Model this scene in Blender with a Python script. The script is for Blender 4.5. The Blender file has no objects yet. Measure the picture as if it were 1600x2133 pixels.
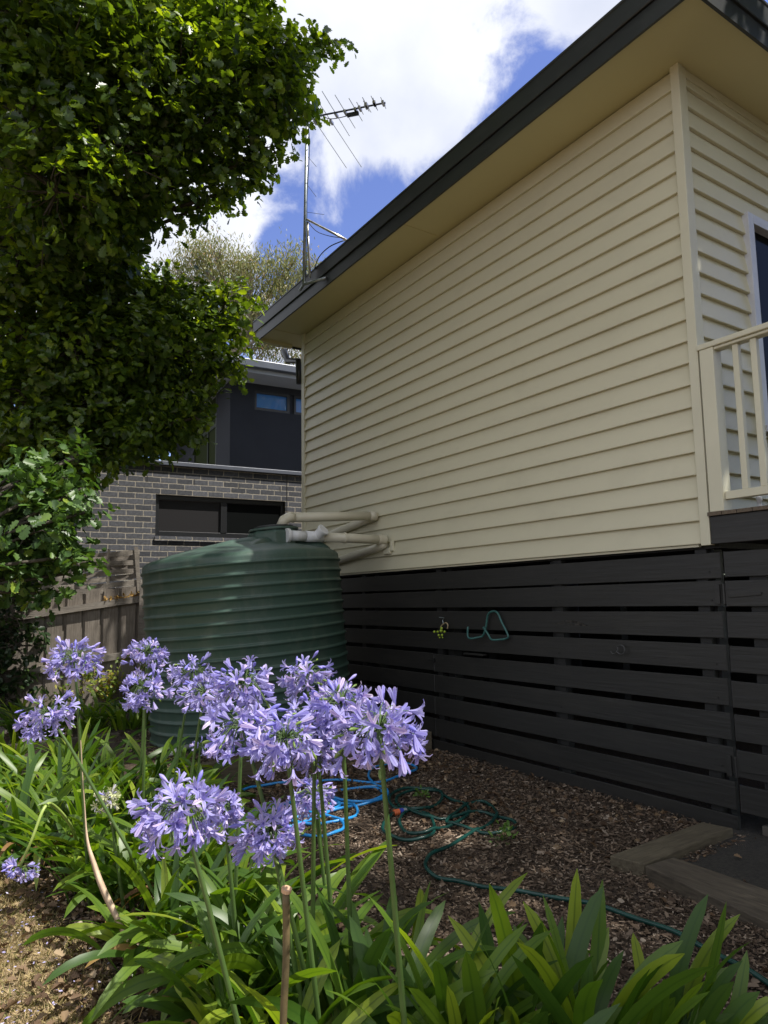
import bpy, bmesh, math, random
import numpy as np
from mathutils import Vector, Matrix

# ------------------------------------------------------------------ camera, sky, sun, exposure
S = bpy.context.scene
COL = S.collection
YAW, PITCH, ROLL = math.radians(33.369), math.radians(6.377), math.radians(-0.9044)
FPX, CX, CY, EYE = 1451.8, 800.0, 1090.9, 1.35
_f = np.array([math.sin(YAW)*math.cos(PITCH), math.cos(YAW)*math.cos(PITCH), math.sin(PITCH)])
_r0 = np.array([math.cos(YAW), -math.sin(YAW), 0.0])
_u0 = np.cross(_r0, _f)
_r = _r0*math.cos(ROLL) + _u0*math.sin(ROLL)
_u = -_r0*math.sin(ROLL) + _u0*math.cos(ROLL)
ORG = np.array([0.0, 0.0, EYE])

cam_data = bpy.data.cameras.new('camera')
cam = bpy.data.objects.new('camera', cam_data)
COL.objects.link(cam)
S.camera = cam
cam.matrix_world = Matrix(((_r[0], _u[0], -_f[0], 0), (_r[1], _u[1], -_f[1], 0), (_r[2], _u[2], -_f[2], EYE), (0, 0, 0, 1)))
cam_data.sensor_fit = 'VERTICAL'
cam_data.sensor_height = 36.0
cam_data.sensor_width = 27.0
cam_data.lens = FPX/2133.0*36.0
cam_data.shift_y = (CY-1066.5)/2133.0
cam_data.clip_start = 0.05
cam_data.clip_end = 2000.0

SUN = Vector((0.36, -0.46, 1.0)).normalized()
S.view_settings.view_transform = 'Standard'
S.view_settings.look = 'None'
S.view_settings.gamma = 1.0
S.view_settings.exposure = 0.52
w = bpy.data.worlds.new('World')
S.world = w
w.use_nodes = True
nt = w.node_tree
nt.nodes.clear()


def rayv(x, y):
    return _f + _r*(x-CX)/FPX - _u*(y-CY)/FPX


def N(t, typ, loc=None, **kw):
    n = t.nodes.new(typ)
    for k, v in kw.items():
        setattr(n, k, v)
    return n


def mathn(t, op, a, b=None, clamp=False):
    n = t.nodes.new('ShaderNodeMath'); n.operation = op; n.use_clamp = clamp
    for i, v in enumerate((a, b)):
        if v is None: continue
        if isinstance(v, (int, float)): n.inputs[i].default_value = v
        else: t.links.new(v, n.inputs[i])
    return n.outputs[0]


def dotn(t, vec, d):
    n = t.nodes.new('ShaderNodeVectorMath'); n.operation = 'DOT_PRODUCT'
    t.links.new(vec, n.inputs[0]); n.inputs[1].default_value = tuple(d)
    return n.outputs['Value']


def build_sky():
    t = nt
    out = N(t, 'ShaderNodeOutputWorld')
    sky = N(t, 'ShaderNodeTexSky', sky_type='NISHITA', sun_disc=False)
    sky.sun_elevation = math.asin(SUN.z)
    sky.sun_rotation = math.atan2(SUN.x, SUN.y)
    sky.air_density = 1.0; sky.dust_density = 0.3; sky.ozone_density = 2.0
    hs = N(t, 'ShaderNodeHueSaturation'); hs.inputs['Saturation'].default_value = 1.1; hs.inputs['Hue'].default_value = 0.522
    t.links.new(sky.outputs[0], hs.inputs['Color'])
    b1 = N(t, 'ShaderNodeBackground'); b1.inputs['Strength'].default_value = 0.15
    t.links.new(hs.outputs[0], b1.inputs['Color'])
    tc = N(t, 'ShaderNodeTexCoord')
    v = tc.outputs['Generated']
    # edge of the big cloud bank: a great circle across the sky
    a, b = rayv(1062, 60), rayv(470, 500)
    n = np.cross(a, b); n /= np.linalg.norm(n)
    if n @ rayv(400, 100) < 0: n = -n
    side = dotn(t, v, n)
    nz = N(t, 'ShaderNodeTexNoise'); nz.inputs['Scale'].default_value = 7.0; nz.inputs['Detail'].default_value = 9; nz.inputs['Roughness'].default_value = 0.62
    nz.inputs['Distortion'].default_value = 0.25
    t.links.new(v, nz.inputs['Vector'])
    m = mathn(t, 'ADD', mathn(t, 'MULTIPLY', side, 4.4), 0.03)
    m = mathn(t, 'MINIMUM', m, 0.62)
    m = mathn(t, 'MAXIMUM', m, -0.45)
    def bump(px, py, k, wdt):
        d = rayv(px, py); d /= np.linalg.norm(d)
        c = dotn(t, v, d)
        c = mathn(t, 'SUBTRACT', 1.0, c)
        c = mathn(t, 'DIVIDE', c, -wdt)
        c = mathn(t, 'EXPONENT', c)
        return mathn(t, 'MULTIPLY', c, k)
    for px, py, k, wd in ((1225, 5, 0.75, 0.002), (800, 300, 0.45, 0.0022), (905, 225, 0.3, 0.0015), (1020, 140, 0.2, 0.002),
                          (575, 520, -0.45, 0.0008), (780, 400, -0.25, 0.0010), (1110, 150, -0.3, 0.002), (480, 480, .3, .002), (600, 720, 0.8, 0.004), (950, 120, 0.25, .003),
                          (680, 440, 0.3, 0.0012), (330, 480, 0.3, 0.01)):
        m = mathn(t, 'ADD', m, bump(px, py, k, wd))
    q = mathn(t, 'SUBTRACT', nz.outputs[0], 0.5)
    q = mathn(t, 'MULTIPLY', q, 1.55)
    m = mathn(t, 'ADD', m, q)
    mr = N(t, 'ShaderNodeMapRange', interpolation_type='SMOOTHSTEP')
    mr.inputs['From Min'].default_value = -0.08; mr.inputs['From Max'].default_value = 0.26
    t.links.new(m, mr.inputs['Value'])
    nz2 = N(t, 'ShaderNodeTexNoise'); nz2.inputs['Scale'].default_value = 4.2; nz2.inputs['Detail'].default_value = 6
    t.links.new(v, nz2.inputs['Vector'])
    cr = N(t, 'ShaderNodeValToRGB')
    cr.color_ramp.elements[0].position = 0.33; cr.color_ramp.elements[0].color = (0.60, 0.64, 0.76, 1)
    cr.color_ramp.elements[1].position = 0.62; cr.color_ramp.elements[1].color = (0.86, 0.88, 0.95, 1)
    t.links.new(nz2.outputs[0], cr.inputs[0])
    b2 = N(t, 'ShaderNodeBackground'); b2.inputs['Strength'].default_value = 0.87
    t.links.new(cr.outputs[0], b2.inputs['Color'])
    mx = N(t, 'ShaderNodeMixShader')
    t.links.new(mr.outputs[0], mx.inputs[0]); t.links.new(b1.outputs[0], mx.inputs[1]); t.links.new(b2.outputs[0], mx.inputs[2])
    t.links.new(mx.outputs[0], out.inputs['Surface'])


build_sky()
sl = bpy.data.lights.new('sun', 'SUN'); sl.energy = 5.0; sl.angle = math.radians(0.55); sl.color = (1.0, 0.955, 0.88)
so = bpy.data.objects.new('sun', sl); COL.objects.link(so)
so.rotation_euler = (-SUN).to_track_quat('-Z', 'Y').to_euler()
so.location = (6, -5, 14)
S.cycles.max_bounces = 8
S.cycles.transparent_max_bounces = 8

rng = np.random.default_rng(7)
random.seed(7)


# ------------------------------------------------------------------ helpers
def at(x, y, D):
    return ORG + rayv(x, y)*D


def gz(x, y, z=0.0):
    d = rayv(x, y); return ORG + d*(z-EYE)/d[2]


def onX(x, y, X):
    d = rayv(x, y); return ORG + d*X/d[0]


def onY(x, y, Y):
    d = rayv(x, y); return ORG + d*Y/d[1]


def tag(o, label=None, cat=None, group=None, kind=None):
    if label: o['label'] = label
    if cat: o['category'] = cat
    if group: o['group'] = group
    if kind: o['kind'] = kind
    return o


def thing(name, label, cat, loc=(0, 0, 0), group=None, rotz=0.0):
    o = bpy.data.objects.new(name, None)
    o.empty_display_size = 0.1
    COL.objects.link(o); o.location = tuple(float(c) for c in loc); o.rotation_euler = (0, 0, rotz)
    return tag(o, label, cat, group)


def mesh_obj(name, V, F, mat, parent=None, smooth=False, uv=None, bevel=0.0, world=True):
    """V in world space; a child keeps its world place."""
    me = bpy.data.meshes.new(name)
    V = np.asarray(V, dtype=np.float64)
    off = np.zeros(3)
    if parent is not None and world:
        off = np.array(parent_world(parent))
        a = parent_rot(parent)
        V = V - off
        if a:
            c, s = math.cos(-a), math.sin(-a)
            V = np.stack([V[:, 0]*c-V[:, 1]*s, V[:, 0]*s+V[:, 1]*c, V[:, 2]], 1)
    me.from_pydata(V.tolist(), [], [list(map(int, f)) for f in F])
    me.materials.append(mat)
    if smooth: me.polygons.foreach_set('use_smooth', [True]*len(me.polygons))
    me.update()
    o = bpy.data.objects.new(name, me); COL.objects.link(o)
    if parent is not None: o.parent = parent
    if bevel:
        b = o.modifiers.new('bevel', 'BEVEL'); b.width = bevel; b.segments = 2; b.limit_method = 'ANGLE'
    return o


def parent_world(p):
    v = Vector((0, 0, 0)); q = p
    while q is not None:
        v = v + q.location; q = q.parent
    return v


def parent_rot(p):
    a = 0; q = p
    while q is not None:
        a += q.rotation_euler[2]; q = q.parent
    return a


class MB:
    def __init__(s): s.V = []; s.F = []
    def add(s, V, F):
        o = len(s.V); s.V.extend([tuple(v) for v in V]); s.F.extend([[i+o for i in f] for f in F]); return s
    def box(s, x0, x1, y0, y1, z0, z1):
        return s.add([(x0,y0,z0),(x1,y0,z0),(x1,y1,z0),(x0,y1,z0),(x0,y0,z1),(x1,y0,z1),(x1,y1,z1),(x0,y1,z1)],
                     [(0,3,2,1),(4,5,6,7),(0,1,5,4),(1,2,6,5),(2,3,7,6),(3,0,4,7)])
    def obox(s, c, ax, ay, az, hx, hy, hz):
        c = np.array(c, float); ax, ay, az = [np.array(a, float)/np.linalg.norm(a) for a in (ax, ay, az)]
        P = [c+ax*i*hx+ay*j*hy+az*k*hz for k in (-1, 1) for (i, j) in ((-1,-1),(1,-1),(1,1),(-1,1))]
        return s.add(P, [(0,3,2,1),(4,5,6,7),(0,1,5,4),(1,2,6,5),(2,3,7,6),(3,0,4,7)])
    def quadprism(s, top, h):
        """a slab: four top points and its thickness downwards"""
        T = [np.array(p, float) for p in top]; B = [p-np.array([0,0,h]) for p in T]
        return s.add(B+T, [(3,2,1,0),(4,5,6,7),(0,1,5,4),(1,2,6,5),(2,3,7,6),(3,0,4,7)])
    def tube(s, pts, rad, n=8, caps=True):
        P = np.array(pts, float); m = len(P)
        R = np.full(m, rad) if np.isscalar(rad) else np.array(rad, float)
        T = np.gradient(P, axis=0); T /= np.linalg.norm(T, axis=1)[:, None]+1e-12
        a = np.array([0, 0, 1.0]) if abs(T[0][2]) < .9 else np.array([1.0, 0, 0])
        u = np.cross(T[0], a); u /= np.linalg.norm(u)
        V = []; o = len(s.V)
        for i in range(m):
            u = u - T[i]*(u@T[i]); u /= np.linalg.norm(u)+1e-12; v = np.cross(T[i], u)
            for k in range(n):
                an = 2*math.pi*k/n
                V.append(P[i]+R[i]*(u*math.cos(an)+v*math.sin(an)))
        F = [(i*n+k, i*n+(k+1) % n, (i+1)*n+(k+1) % n, (i+1)*n+k) for i in range(m-1) for k in range(n)]
        if caps: F += [tuple(range(n-1, -1, -1)), tuple((m-1)*n+k for k in range(n))]
        return s.add(V, F)
    def build(s, name, mat, parent=None, smooth=False, bevel=0.0):
        return mesh_obj(name, s.V, s.F, mat, parent, smooth, bevel=bevel)


def lathe(prof, cx, cy, n=48):
    V = []; F = []; m = len(prof)
    for r, z in prof:
        for k in range(n):
            a = 2*math.pi*k/n; V.append((cx+r*math.cos(a), cy+r*math.sin(a), z))
    for i in range(m-1):
        for k in range(n):
            F.append((i*n+k, i*n+(k+1) % n, (i+1)*n+(k+1) % n, (i+1)*n+k))
    F.append(tuple((m-1)*n+k for k in range(n)))
    return V, F


def spline(pts, k=8):
    P = np.array(pts, float); out = []
    Q = np.vstack([2*P[0]-P[1], P, 2*P[-1]-P[-2]])
    for i in range(1, len(Q)-2):
        for j in range(k):
            t = j/k
            out.append(0.5*((2*Q[i])+(-Q[i-1]+Q[i+1])*t+(2*Q[i-1]-5*Q[i]+4*Q[i+1]-Q[i+2])*t*t+(-Q[i-1]+3*Q[i]-3*Q[i+1]+Q[i+2])*t**3))
    out.append(P[-1]); return np.array(out)


def scatter(name, tv, tf, M, T, mat, parent=None, smooth=False, uv=None):
    """copies of one small template (a leaf, a chip) as one mesh: M (n,3,3), T (n,3)"""
    tv = np.asarray(tv, float); n = len(T); k = len(tv)
    V = np.einsum('nij,kj->nki', M, tv)+T[:, None, :]
    V = V.reshape(-1, 3)
    if parent is not None: V = V-np.array(parent_world(parent))
    loops = np.concatenate([np.array(f) for f in tf]); sizes = np.array([len(f) for f in tf])
    L = (loops[None, :]+(np.arange(n)*k)[:, None]).ravel()
    tot = np.tile(sizes, n); st = np.concatenate([[0], np.cumsum(tot)[:-1]])
    me = bpy.data.meshes.new(name)
    me.vertices.add(len(V)); me.vertices.foreach_set('co', V.ravel().astype(np.float32))
    me.loops.add(len(L)); me.loops.foreach_set('vertex_index', L.astype(np.int32))
    me.polygons.add(len(tot)); me.polygons.foreach_set('loop_start', st.astype(np.int32)); me.polygons.foreach_set('loop_total', tot.astype(np.int32))
    if uv is not None:
        ul = me.uv_layers.new(name='UVMap')
        u = np.asarray(uv)[loops]
        ul.data.foreach_set('uv', np.tile(u, (n, 1)).ravel().astype(np.float32))
    me.materials.append(mat)
    me.update(calc_edges=True)
    if smooth: me.polygons.foreach_set('use_smooth', np.ones(len(tot), bool))
    o = bpy.data.objects.new(name, me); COL.objects.link(o)
    if parent is not None: o.parent = parent
    return o


def unit(v): return v/(np.linalg.norm(v, axis=-1, keepdims=True)+1e-9)


def frames(H, Nn, size):
    """matrices: template +Y along H, +Z along Nn"""
    Y = unit(H); Z = Nn-Y*np.sum(Nn*Y, axis=1)[:, None]; Z = unit(Z); X = np.cross(Y, Z)
    M = np.stack([X, Y, Z], axis=2)
    return M*np.asarray(size)[:, None, None] if np.ndim(size) == 1 else M*np.asarray(size)[:, None, :]


# ------------------------------------------------------------------ materials
def new_mat(name):
    m = bpy.data.materials.new(name); m.use_nodes = True; t = m.node_tree
    return m, t, t.nodes['Principled BSDF']


def ramp(t, fac, cols):
    r = t.nodes.new('ShaderNodeValToRGB'); e = r.color_ramp.elements
    while len(e) > 1: e.remove(e[-1])
    e[0].position = cols[0][0]; e[0].color = (*cols[0][1], 1)
    for p, c in cols[1:]:
        q = e.new(p); q.color = (*c, 1)
    t.links.new(fac, r.inputs[0]); return r.outputs[0]


def noise(t, scale, detail=4, rough=0.55, coord='Object', stretch=None, dist=0.0):
    tc = t.nodes.new('ShaderNodeTexCoord'); src = tc.outputs[coord]
    if stretch:
        mp = t.nodes.new('ShaderNodeMapping'); mp.inputs['Scale'].default_value = stretch
        t.links.new(src, mp.inputs[0]); src = mp.outputs[0]
    n = t.nodes.new('ShaderNodeTexNoise'); n.inputs['Scale'].default_value = scale; n.inputs['Detail'].default_value = detail
    n.inputs['Roughness'].default_value = rough; n.inputs['Distortion'].default_value = dist
    t.links.new(src, n.inputs['Vector']); return n.outputs[0]


def bump(t, b, h, strength=0.3, dist=0.01):
    n = t.nodes.new('ShaderNodeBump'); n.inputs['Strength'].default_value = strength; n.inputs['Distance'].default_value = dist
    t.links.new(h, n.inputs['Height']); t.links.new(n.outputs[0], b.inputs['Normal'])


def plain(name, c1, c2=None, scale=6, rough=0.5, metal=0.0, bs=0.0, bscale=60, stretch=None, bdist=0.004, spec=None, detail=5):
    m, t, b = new_mat(name)
    c2 = c2 or tuple(x*0.82 for x in c1)
    f = noise(t, scale, detail, stretch=stretch)
    t.links.new(ramp(t, f, [(0.3, c2), (0.7, c1)]), b.inputs['Base Color'])
    b.inputs['Roughness'].default_value = rough; b.inputs['Metallic'].default_value = metal
    if spec is not None: b.inputs['Specular IOR Level'].default_value = spec
    if bs: bump(t, b, noise(t, bscale, 4, stretch=stretch), bs, bdist)
    return m


def leaf_mat(name, cols, trans=0.35, rough=0.42, tint=(1.25, 1.35, 0.5), patch=None, spec=0.5, midrib=None):
    m, t, b = new_mat(name)
    g = t.nodes.new('ShaderNodeNewGeometry')
    col = ramp(t, g.outputs['Random Per Island'], cols)
    if patch:
        f = noise(t, patch[0], 2)
        mx = t.nodes.new('ShaderNodeMix'); mx.data_type = 'RGBA'; mx.blend_type = 'MULTIPLY'; mx.inputs[0].default_value = 1.0
        t.links.new(col, mx.inputs[6]); t.links.new(ramp(t, f, [(0.35, (patch[1],)*3), (0.65, (1.0, 1.0, 1.0))]), mx.inputs[7]); col = mx.outputs[2]
    if midrib:
        tc = t.nodes.new('ShaderNodeUVMap'); sp = t.nodes.new('ShaderNodeSeparateXYZ'); t.links.new(tc.outputs[0], sp.inputs[0])
        d = mathn(t, 'ABSOLUTE', mathn(t, 'SUBTRACT', sp.outputs[0], 0.5))
        k = ramp(t, d, [(0.0, (1, 1, 1)), (midrib[1], (0, 0, 0))])
        mx = t.nodes.new('ShaderNodeMix'); mx.data_type = 'RGBA'; mx.inputs[7].default_value = (*midrib[0], 1)
        t.links.new(mathn(t, 'MULTIPLY', k, midrib[2]), mx.inputs[0]); t.links.new(col, mx.inputs[6]); col = mx.outputs[2]
    t.links.new(col, b.inputs['Base Color'])
    b.inputs['Roughness'].default_value = rough; b.inputs['Specular IOR Level'].default_value = spec
    tr = t.nodes.new('ShaderNodeBsdfTranslucent')
    mt = t.nodes.new('ShaderNodeMix'); mt.data_type = 'RGBA'; mt.blend_type = 'MULTIPLY'; mt.inputs[0].default_value = 1.0; mt.inputs[7].default_value = (*tint, 1)
    t.links.new(col, mt.inputs[6]); t.links.new(mt.outputs[2], tr.inputs['Color'])
    ms = t.nodes.new('ShaderNodeMixShader'); ms.inputs[0].default_value = trans
    t.links.new(b.outputs[0], ms.inputs[1]); t.links.new(tr.outputs[0], ms.inputs[2])
    t.links.new(ms.outputs[0], t.nodes['Material Output'].inputs['Surface'])
    return m


M_cream = plain('cream_paint', (0.655, 0.615, 0.445), (0.615, 0.575, 0.41), 1.6, 0.42, bs=0.10, bscale=25, stretch=(1, 0.15, 1))
M_creamtrim = plain('cream_trim', (0.665, 0.63, 0.465), (0.615, 0.58, 0.425), 3, 0.4, bs=0.08, bscale=40)
M_soffit = plain('soffit_paint', (0.61, 0.555, 0.31), (0.575, 0.52, 0.285), 1.2, 0.55, bs=0.05, bscale=8)
M_grey = plain('charcoal_metal', (0.030, 0.032, 0.033), (0.024, 0.026, 0.027), 3, 0.38, bs=0.03)
M_roof = plain('roof_metal', (0.10, 0.105, 0.11), None, 3, 0.5)
M_slat = plain('black_timber_paint', (0.0235, 0.0225, 0.0205), (0.0155, 0.015, 0.0135), 5, 0.5, bs=0.55, bscale=45, stretch=(1, 0.06, 1), bdist=0.004, detail=8)
M_slat2 = plain('black_post_paint', (0.010, 0.010, 0.0095), None, 5, 0.6, bs=0.4, bscale=45)
M_hidden = plain('dark_earth', (0.02, 0.018, 0.016), None, 5, 0.9)
M_tank = plain('green_poly', (0.050, 0.092, 0.070), (0.042, 0.079, 0.060), 2.3, 0.42, bs=0.08, bscale=120, bdist=0.002)


def weather(m, dust, amount, scale, stretch=None):
    """thin patchy dust and stains over a plain paint"""
    t = m.node_tree; b = t.nodes['Principled BSDF']; src = b.inputs['Base Color'].links[0].from_socket
    f = noise(t, scale, 8, 0.7, stretch=stretch, dist=0.4)
    k = ramp(t, f, [(0.50, (0, 0, 0)), (0.78, (amount,)*3)])
    mx = t.nodes.new('ShaderNodeMix'); mx.data_type = 'RGBA'; mx.inputs[7].default_value = (*dust, 1)
    t.links.new(k, mx.inputs[0]); t.links.new(src, mx.inputs[6]); t.links.new(mx.outputs[2], b.inputs['Base Color'])


weather(M_tank, (0.20, 0.20, 0.16), 0.35, 5.0, (1, 1, .45))
weather(M_cream, (0.40, 0.37, 0.27), 0.22, 2.2, (1, 1, 2.0))
weather(M_slat, (0.06, 0.055, 0.045), 0.30, 7.0, (1, .25, 1))
weather(M_grey, (0.09, 0.09, 0.085), 0.30, 9.0, (1, .3, 1))
M_tankd = plain('dark_strainer', (0.012, 0.014, 0.013), None, 9, 0.5)
M_pvc = plain('white_pvc', (0.72, 0.72, 0.72), (0.62, 0.62, 0.60), 8, 0.35)
M_pvcc = plain('cream_pvc', (0.62, 0.58, 0.45), (0.55, 0.51, 0.38), 5, 0.35, bs=0.05)
M_galv = plain('galvanised_steel', (0.42, 0.44, 0.45), (0.26, 0.31, 0.32), 14, 0.42, 0.75)
M_alu = plain('aluminium', (0.62, 0.60, 0.55), (0.5, 0.47, 0.42), 12, 0.35, 0.8)
M_boom = plain('blue_anodised', (0.07, 0.085, 0.14), None, 8, 0.4, 0.4)
M_cable = plain('black_cable', (0.012, 0.012, 0.013), None, 8, 0.45)
M_whiteframe = plain('white_aluminium', (0.62, 0.63, 0.66), (0.52, 0.53, 0.56), 8, 0.4)
M_render = plain('dark_render', (0.027, 0.030, 0.040), (0.022, 0.0245, 0.033), 2.5, 0.85, bs=0.25, bscale=90, bdist=0.003)
M_cap = plain('steel_cap', (0.10, 0.11, 0.135), (0.08, 0.09, 0.11), 4, 0.4, 0.2)
M_white = plain('eave_white', (0.42, 0.43, 0.45), (0.34, 0.35, 0.37), 2, 0.6)
M_frame = plain('black_aluminium', (0.014, 0.015, 0.017), None, 4, 0.35)
M_blue = plain('blue_hose', (0.025, 0.27, 0.66), (0.02, 0.21, 0.54), 9, 0.35)
M_green = plain('green_hose', (0.008, 0.055, 0.045), (0.006, 0.038, 0.032), 9, 0.27)
M_orange = plain('orange_plastic', (0.75, 0.16, 0.05), None, 9, 0.35)
M_cblue = plain('blue_plastic', (0.03, 0.06, 0.42), None, 9, 0.35)
M_cgrey = plain('grey_plastic', (0.26, 0.28, 0.3), None, 9, 0.35)
M_hang = plain('teal_rod', (0.035, 0.13, 0.115), (0.03, 0.10, 0.09), 30, 0.38)
M_lime = plain('lime_beads', (0.30, 0.40, 0.03), None, 30, 0.25)
M_bark = plain('oak_bark', (0.10, 0.085, 0.065), (0.04, 0.033, 0.026), 14, 0.9, bs=0.8, bscale=30, bdist=0.02, stretch=(1, 1, 0.25))
M_gumbark = plain('pale_gum_bark', (0.30, 0.26, 0.20), (0.17, 0.145, 0.11), 4, 0.8)
M_stem = plain('flower_stem', (0.085, 0.145, 0.038), (0.055, 0.10, 0.024), 9, 0.42)
M_stemy = plain('pale_stem', (0.36, 0.46, 0.12), (0.26, 0.36, 0.07), 9, 0.42)
M_straw = plain('dried_strap', (0.58, 0.44, 0.30), (0.38, 0.26, 0.17), 16, 0.7, bs=0.5, bscale=60, stretch=(1, 1, 0.2))
M_cane = plain('brown_cane', (0.16, 0.115, 0.05), (0.08, 0.06, 0.025), 16, 0.7, bs=0.3)
M_cut = plain('cut_end', (0.65, 0.42, 0.26), (0.5, 0.3, 0.17), 40, 0.8)


def glass_mat(name, col, rough=0.03, spec=1.0):
    m, t, b = new_mat(name)
    b.inputs['Base Color'].default_value = (*col, 1); b.inputs['Roughness'].default_value = rough
    b.inputs['Specular IOR Level'].default_value = spec; b.inputs['IOR'].default_value = 1.6
    b.inputs['Coat Weight'].default_value = 1.0; b.inputs['Coat Roughness'].default_value = 0.02
    return m


M_glass = glass_mat('dark_window_glass', (0.008, 0.009, 0.009), 0.12, 0.02); M_glass.node_tree.nodes['Principled BSDF'].inputs['Coat Weight'].default_value = 0.0
M_glassb = glass_mat('painted_sky_glass', (0.075, 0.22, 0.56), 0.03, 0.3); M_glassb.node_tree.nodes['Principled BSDF'].inputs['Coat Weight'].default_value = 0.0  # blue base colour stands in for the reflected sky
M_glassc = glass_mat('painted_tree_glass', (0.035, 0.045, 0.015), 0.6, 0.03); M_glassc.node_tree.nodes['Principled BSDF'].inputs['Coat Weight'].default_value = 0.0  # olive base colour stands in for trees reflected in the pane
M_screen = glass_mat('flyscreen', (0.018, 0.017, 0.018), 0.5, 0.2); M_screen.node_tree.nodes['Principled BSDF'].inputs['Coat Weight'].default_value = 0.0


def wood_mat(name, c1, c2, stretch, scale=7):
    m, t, b = new_mat(name)
    f = noise(t, scale, 9, 0.65, stretch=stretch, dist=0.6)
    g = noise(t, 3.0, 3)
    c = ramp(t, f, [(0.28, c2), (0.5, tuple((a+b_)/2 for a, b_ in zip(c1, c2))), (0.72, c1)])
    mx = t.nodes.new('ShaderNodeMix'); mx.data_type = 'RGBA'; mx.blend_type = 'MULTIPLY'; mx.inputs[0].default_value = 1
    t.links.new(c, mx.inputs[6]); t.links.new(ramp(t, g, [(0.3, (0.7, 0.68, 0.66)), (0.7, (1, 1, 1))]), mx.inputs[7])
    gi = t.nodes.new('ShaderNodeNewGeometry')
    m2 = t.nodes.new('ShaderNodeMix'); m2.data_type = 'RGBA'; m2.blend_type = 'MULTIPLY'; m2.inputs[0].default_value = 1
    t.links.new(mx.outputs[2], m2.inputs[6]); t.links.new(ramp(t, gi.outputs['Random Per Island'], [(0, (0.72, 0.72, 0.72)), (1, (1.05, 1.03, 1.0))]), m2.inputs[7])
    t.links.new(m2.outputs[2], b.inputs['Base Color'])
    b.inputs['Roughness'].default_value = 0.85
    bump(t, b, f, 0.6, 0.006)
    return m


M_paling = wood_mat('weathered_paling', (0.31, 0.275, 0.235), (0.15, 0.13, 0.11), (8, 8, 0.7))
M_rail = wood_mat('weathered_rail', (0.34, 0.31, 0.27), (0.18, 0.16, 0.14), (1, 8, 8))
M_sleeper = wood_mat('treated_sleeper', (0.19, 0.16, 0.105), (0.08, 0.064, 0.04), (1.2, 9, 9), 6)
M_sleeper2 = wood_mat('old_sleeper', (0.17, 0.14, 0.10), (0.06, 0.048, 0.035), (9, 1.2, 9), 6)


def brick_mat():
    m, t, b = new_mat('charcoal_brick')
    tc = t.nodes.new('ShaderNodeTexCoord'); sp = t.nodes.new('ShaderNodeSeparateXYZ'); cb = t.nodes.new('ShaderNodeCombineXYZ')
    t.links.new(tc.outputs['Object'], sp.inputs[0])
    nz = noise(t, 9, 3)
    wob = mathn(t, 'MULTIPLY', mathn(t, 'SUBTRACT', nz, 0.5), 0.016)
    t.links.new(mathn(t, 'ADD', sp.outputs[0], wob), cb.inputs[0]); t.links.new(mathn(t, 'ADD', sp.outputs[2], wob), cb.inputs[1])
    br = t.nodes.new('ShaderNodeTexBrick'); t.links.new(cb.outputs[0], br.inputs['Vector'])
    for k, v in (('Scale', 1.0), ('Brick Width', 0.24), ('Row Height', 0.086), ('Mortar Size', 0.0080), ('Mortar Smooth', 0.25), ('Bias', 0.0)):
        br.inputs[k].default_value = v
    br.inputs['Color1'].default_value = (0.045, 0.048, 0.057, 1); br.inputs['Color2'].default_value = (0.105, 0.110, 0.128, 1)
    br.inputs['Mortar'].default_value = (0.31, 0.285, 0.24, 1)
    f = noise(t, 28, 8, 0.7)
    mx = t.nodes.new('ShaderNodeMix'); mx.data_type = 'RGBA'; mx.blend_type = 'MULTIPLY'; mx.inputs[0].default_value = 1
    t.links.new(br.outputs['Color'], mx.inputs[6]); t.links.new(ramp(t, f, [(0.3, (0.5, 0.5, 0.5)), (0.7, (1.35, 1.32, 1.28))]), mx.inputs[7])
    t.links.new(mx.outputs[2], b.inputs['Base Color']); b.inputs['Roughness'].default_value = 0.85
    h = mathn(t, 'ADD', mathn(t, 'MULTIPLY', br.outputs['Fac'], -1.0), mathn(t, 'MULTIPLY', f, 0.35))
    bump(t, b, h, 0.7, 0.008)
    return m


M_brick = brick_mat()


def ground_mat(name, cols, scale=55, fine=220, bs=0.8):
    m, t, b = new_mat(name)
    f = noise(t, scale, 8, 0.72); g = noise(t, 2.2, 4)
    v = t.nodes.new('ShaderNodeTexVoronoi'); v.inputs['Scale'].default_value = fine*0.5
    tc = t.nodes.new('ShaderNodeTexCoord'); t.links.new(tc.outputs['Object'], v.inputs['Vector'])
    c = ramp(t, f, cols)
    mx = t.nodes.new('ShaderNodeMix'); mx.data_type = 'RGBA'; mx.blend_type = 'MULTIPLY'; mx.inputs[0].default_value = 1
    t.links.new(c, mx.inputs[6]); t.links.new(ramp(t, g, [(0.3, (0.7, 0.7, 0.7)), (0.7, (1.15, 1.12, 1.08))]), mx.inputs[7])
    t.links.new(mx.outputs[2], b.inputs['Base Color']); b.inputs['Roughness'].default_value = 0.95
    bump(t, b, mathn(t, 'ADD', f, v.outputs['Distance']), bs, 0.012)
    return m


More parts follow.
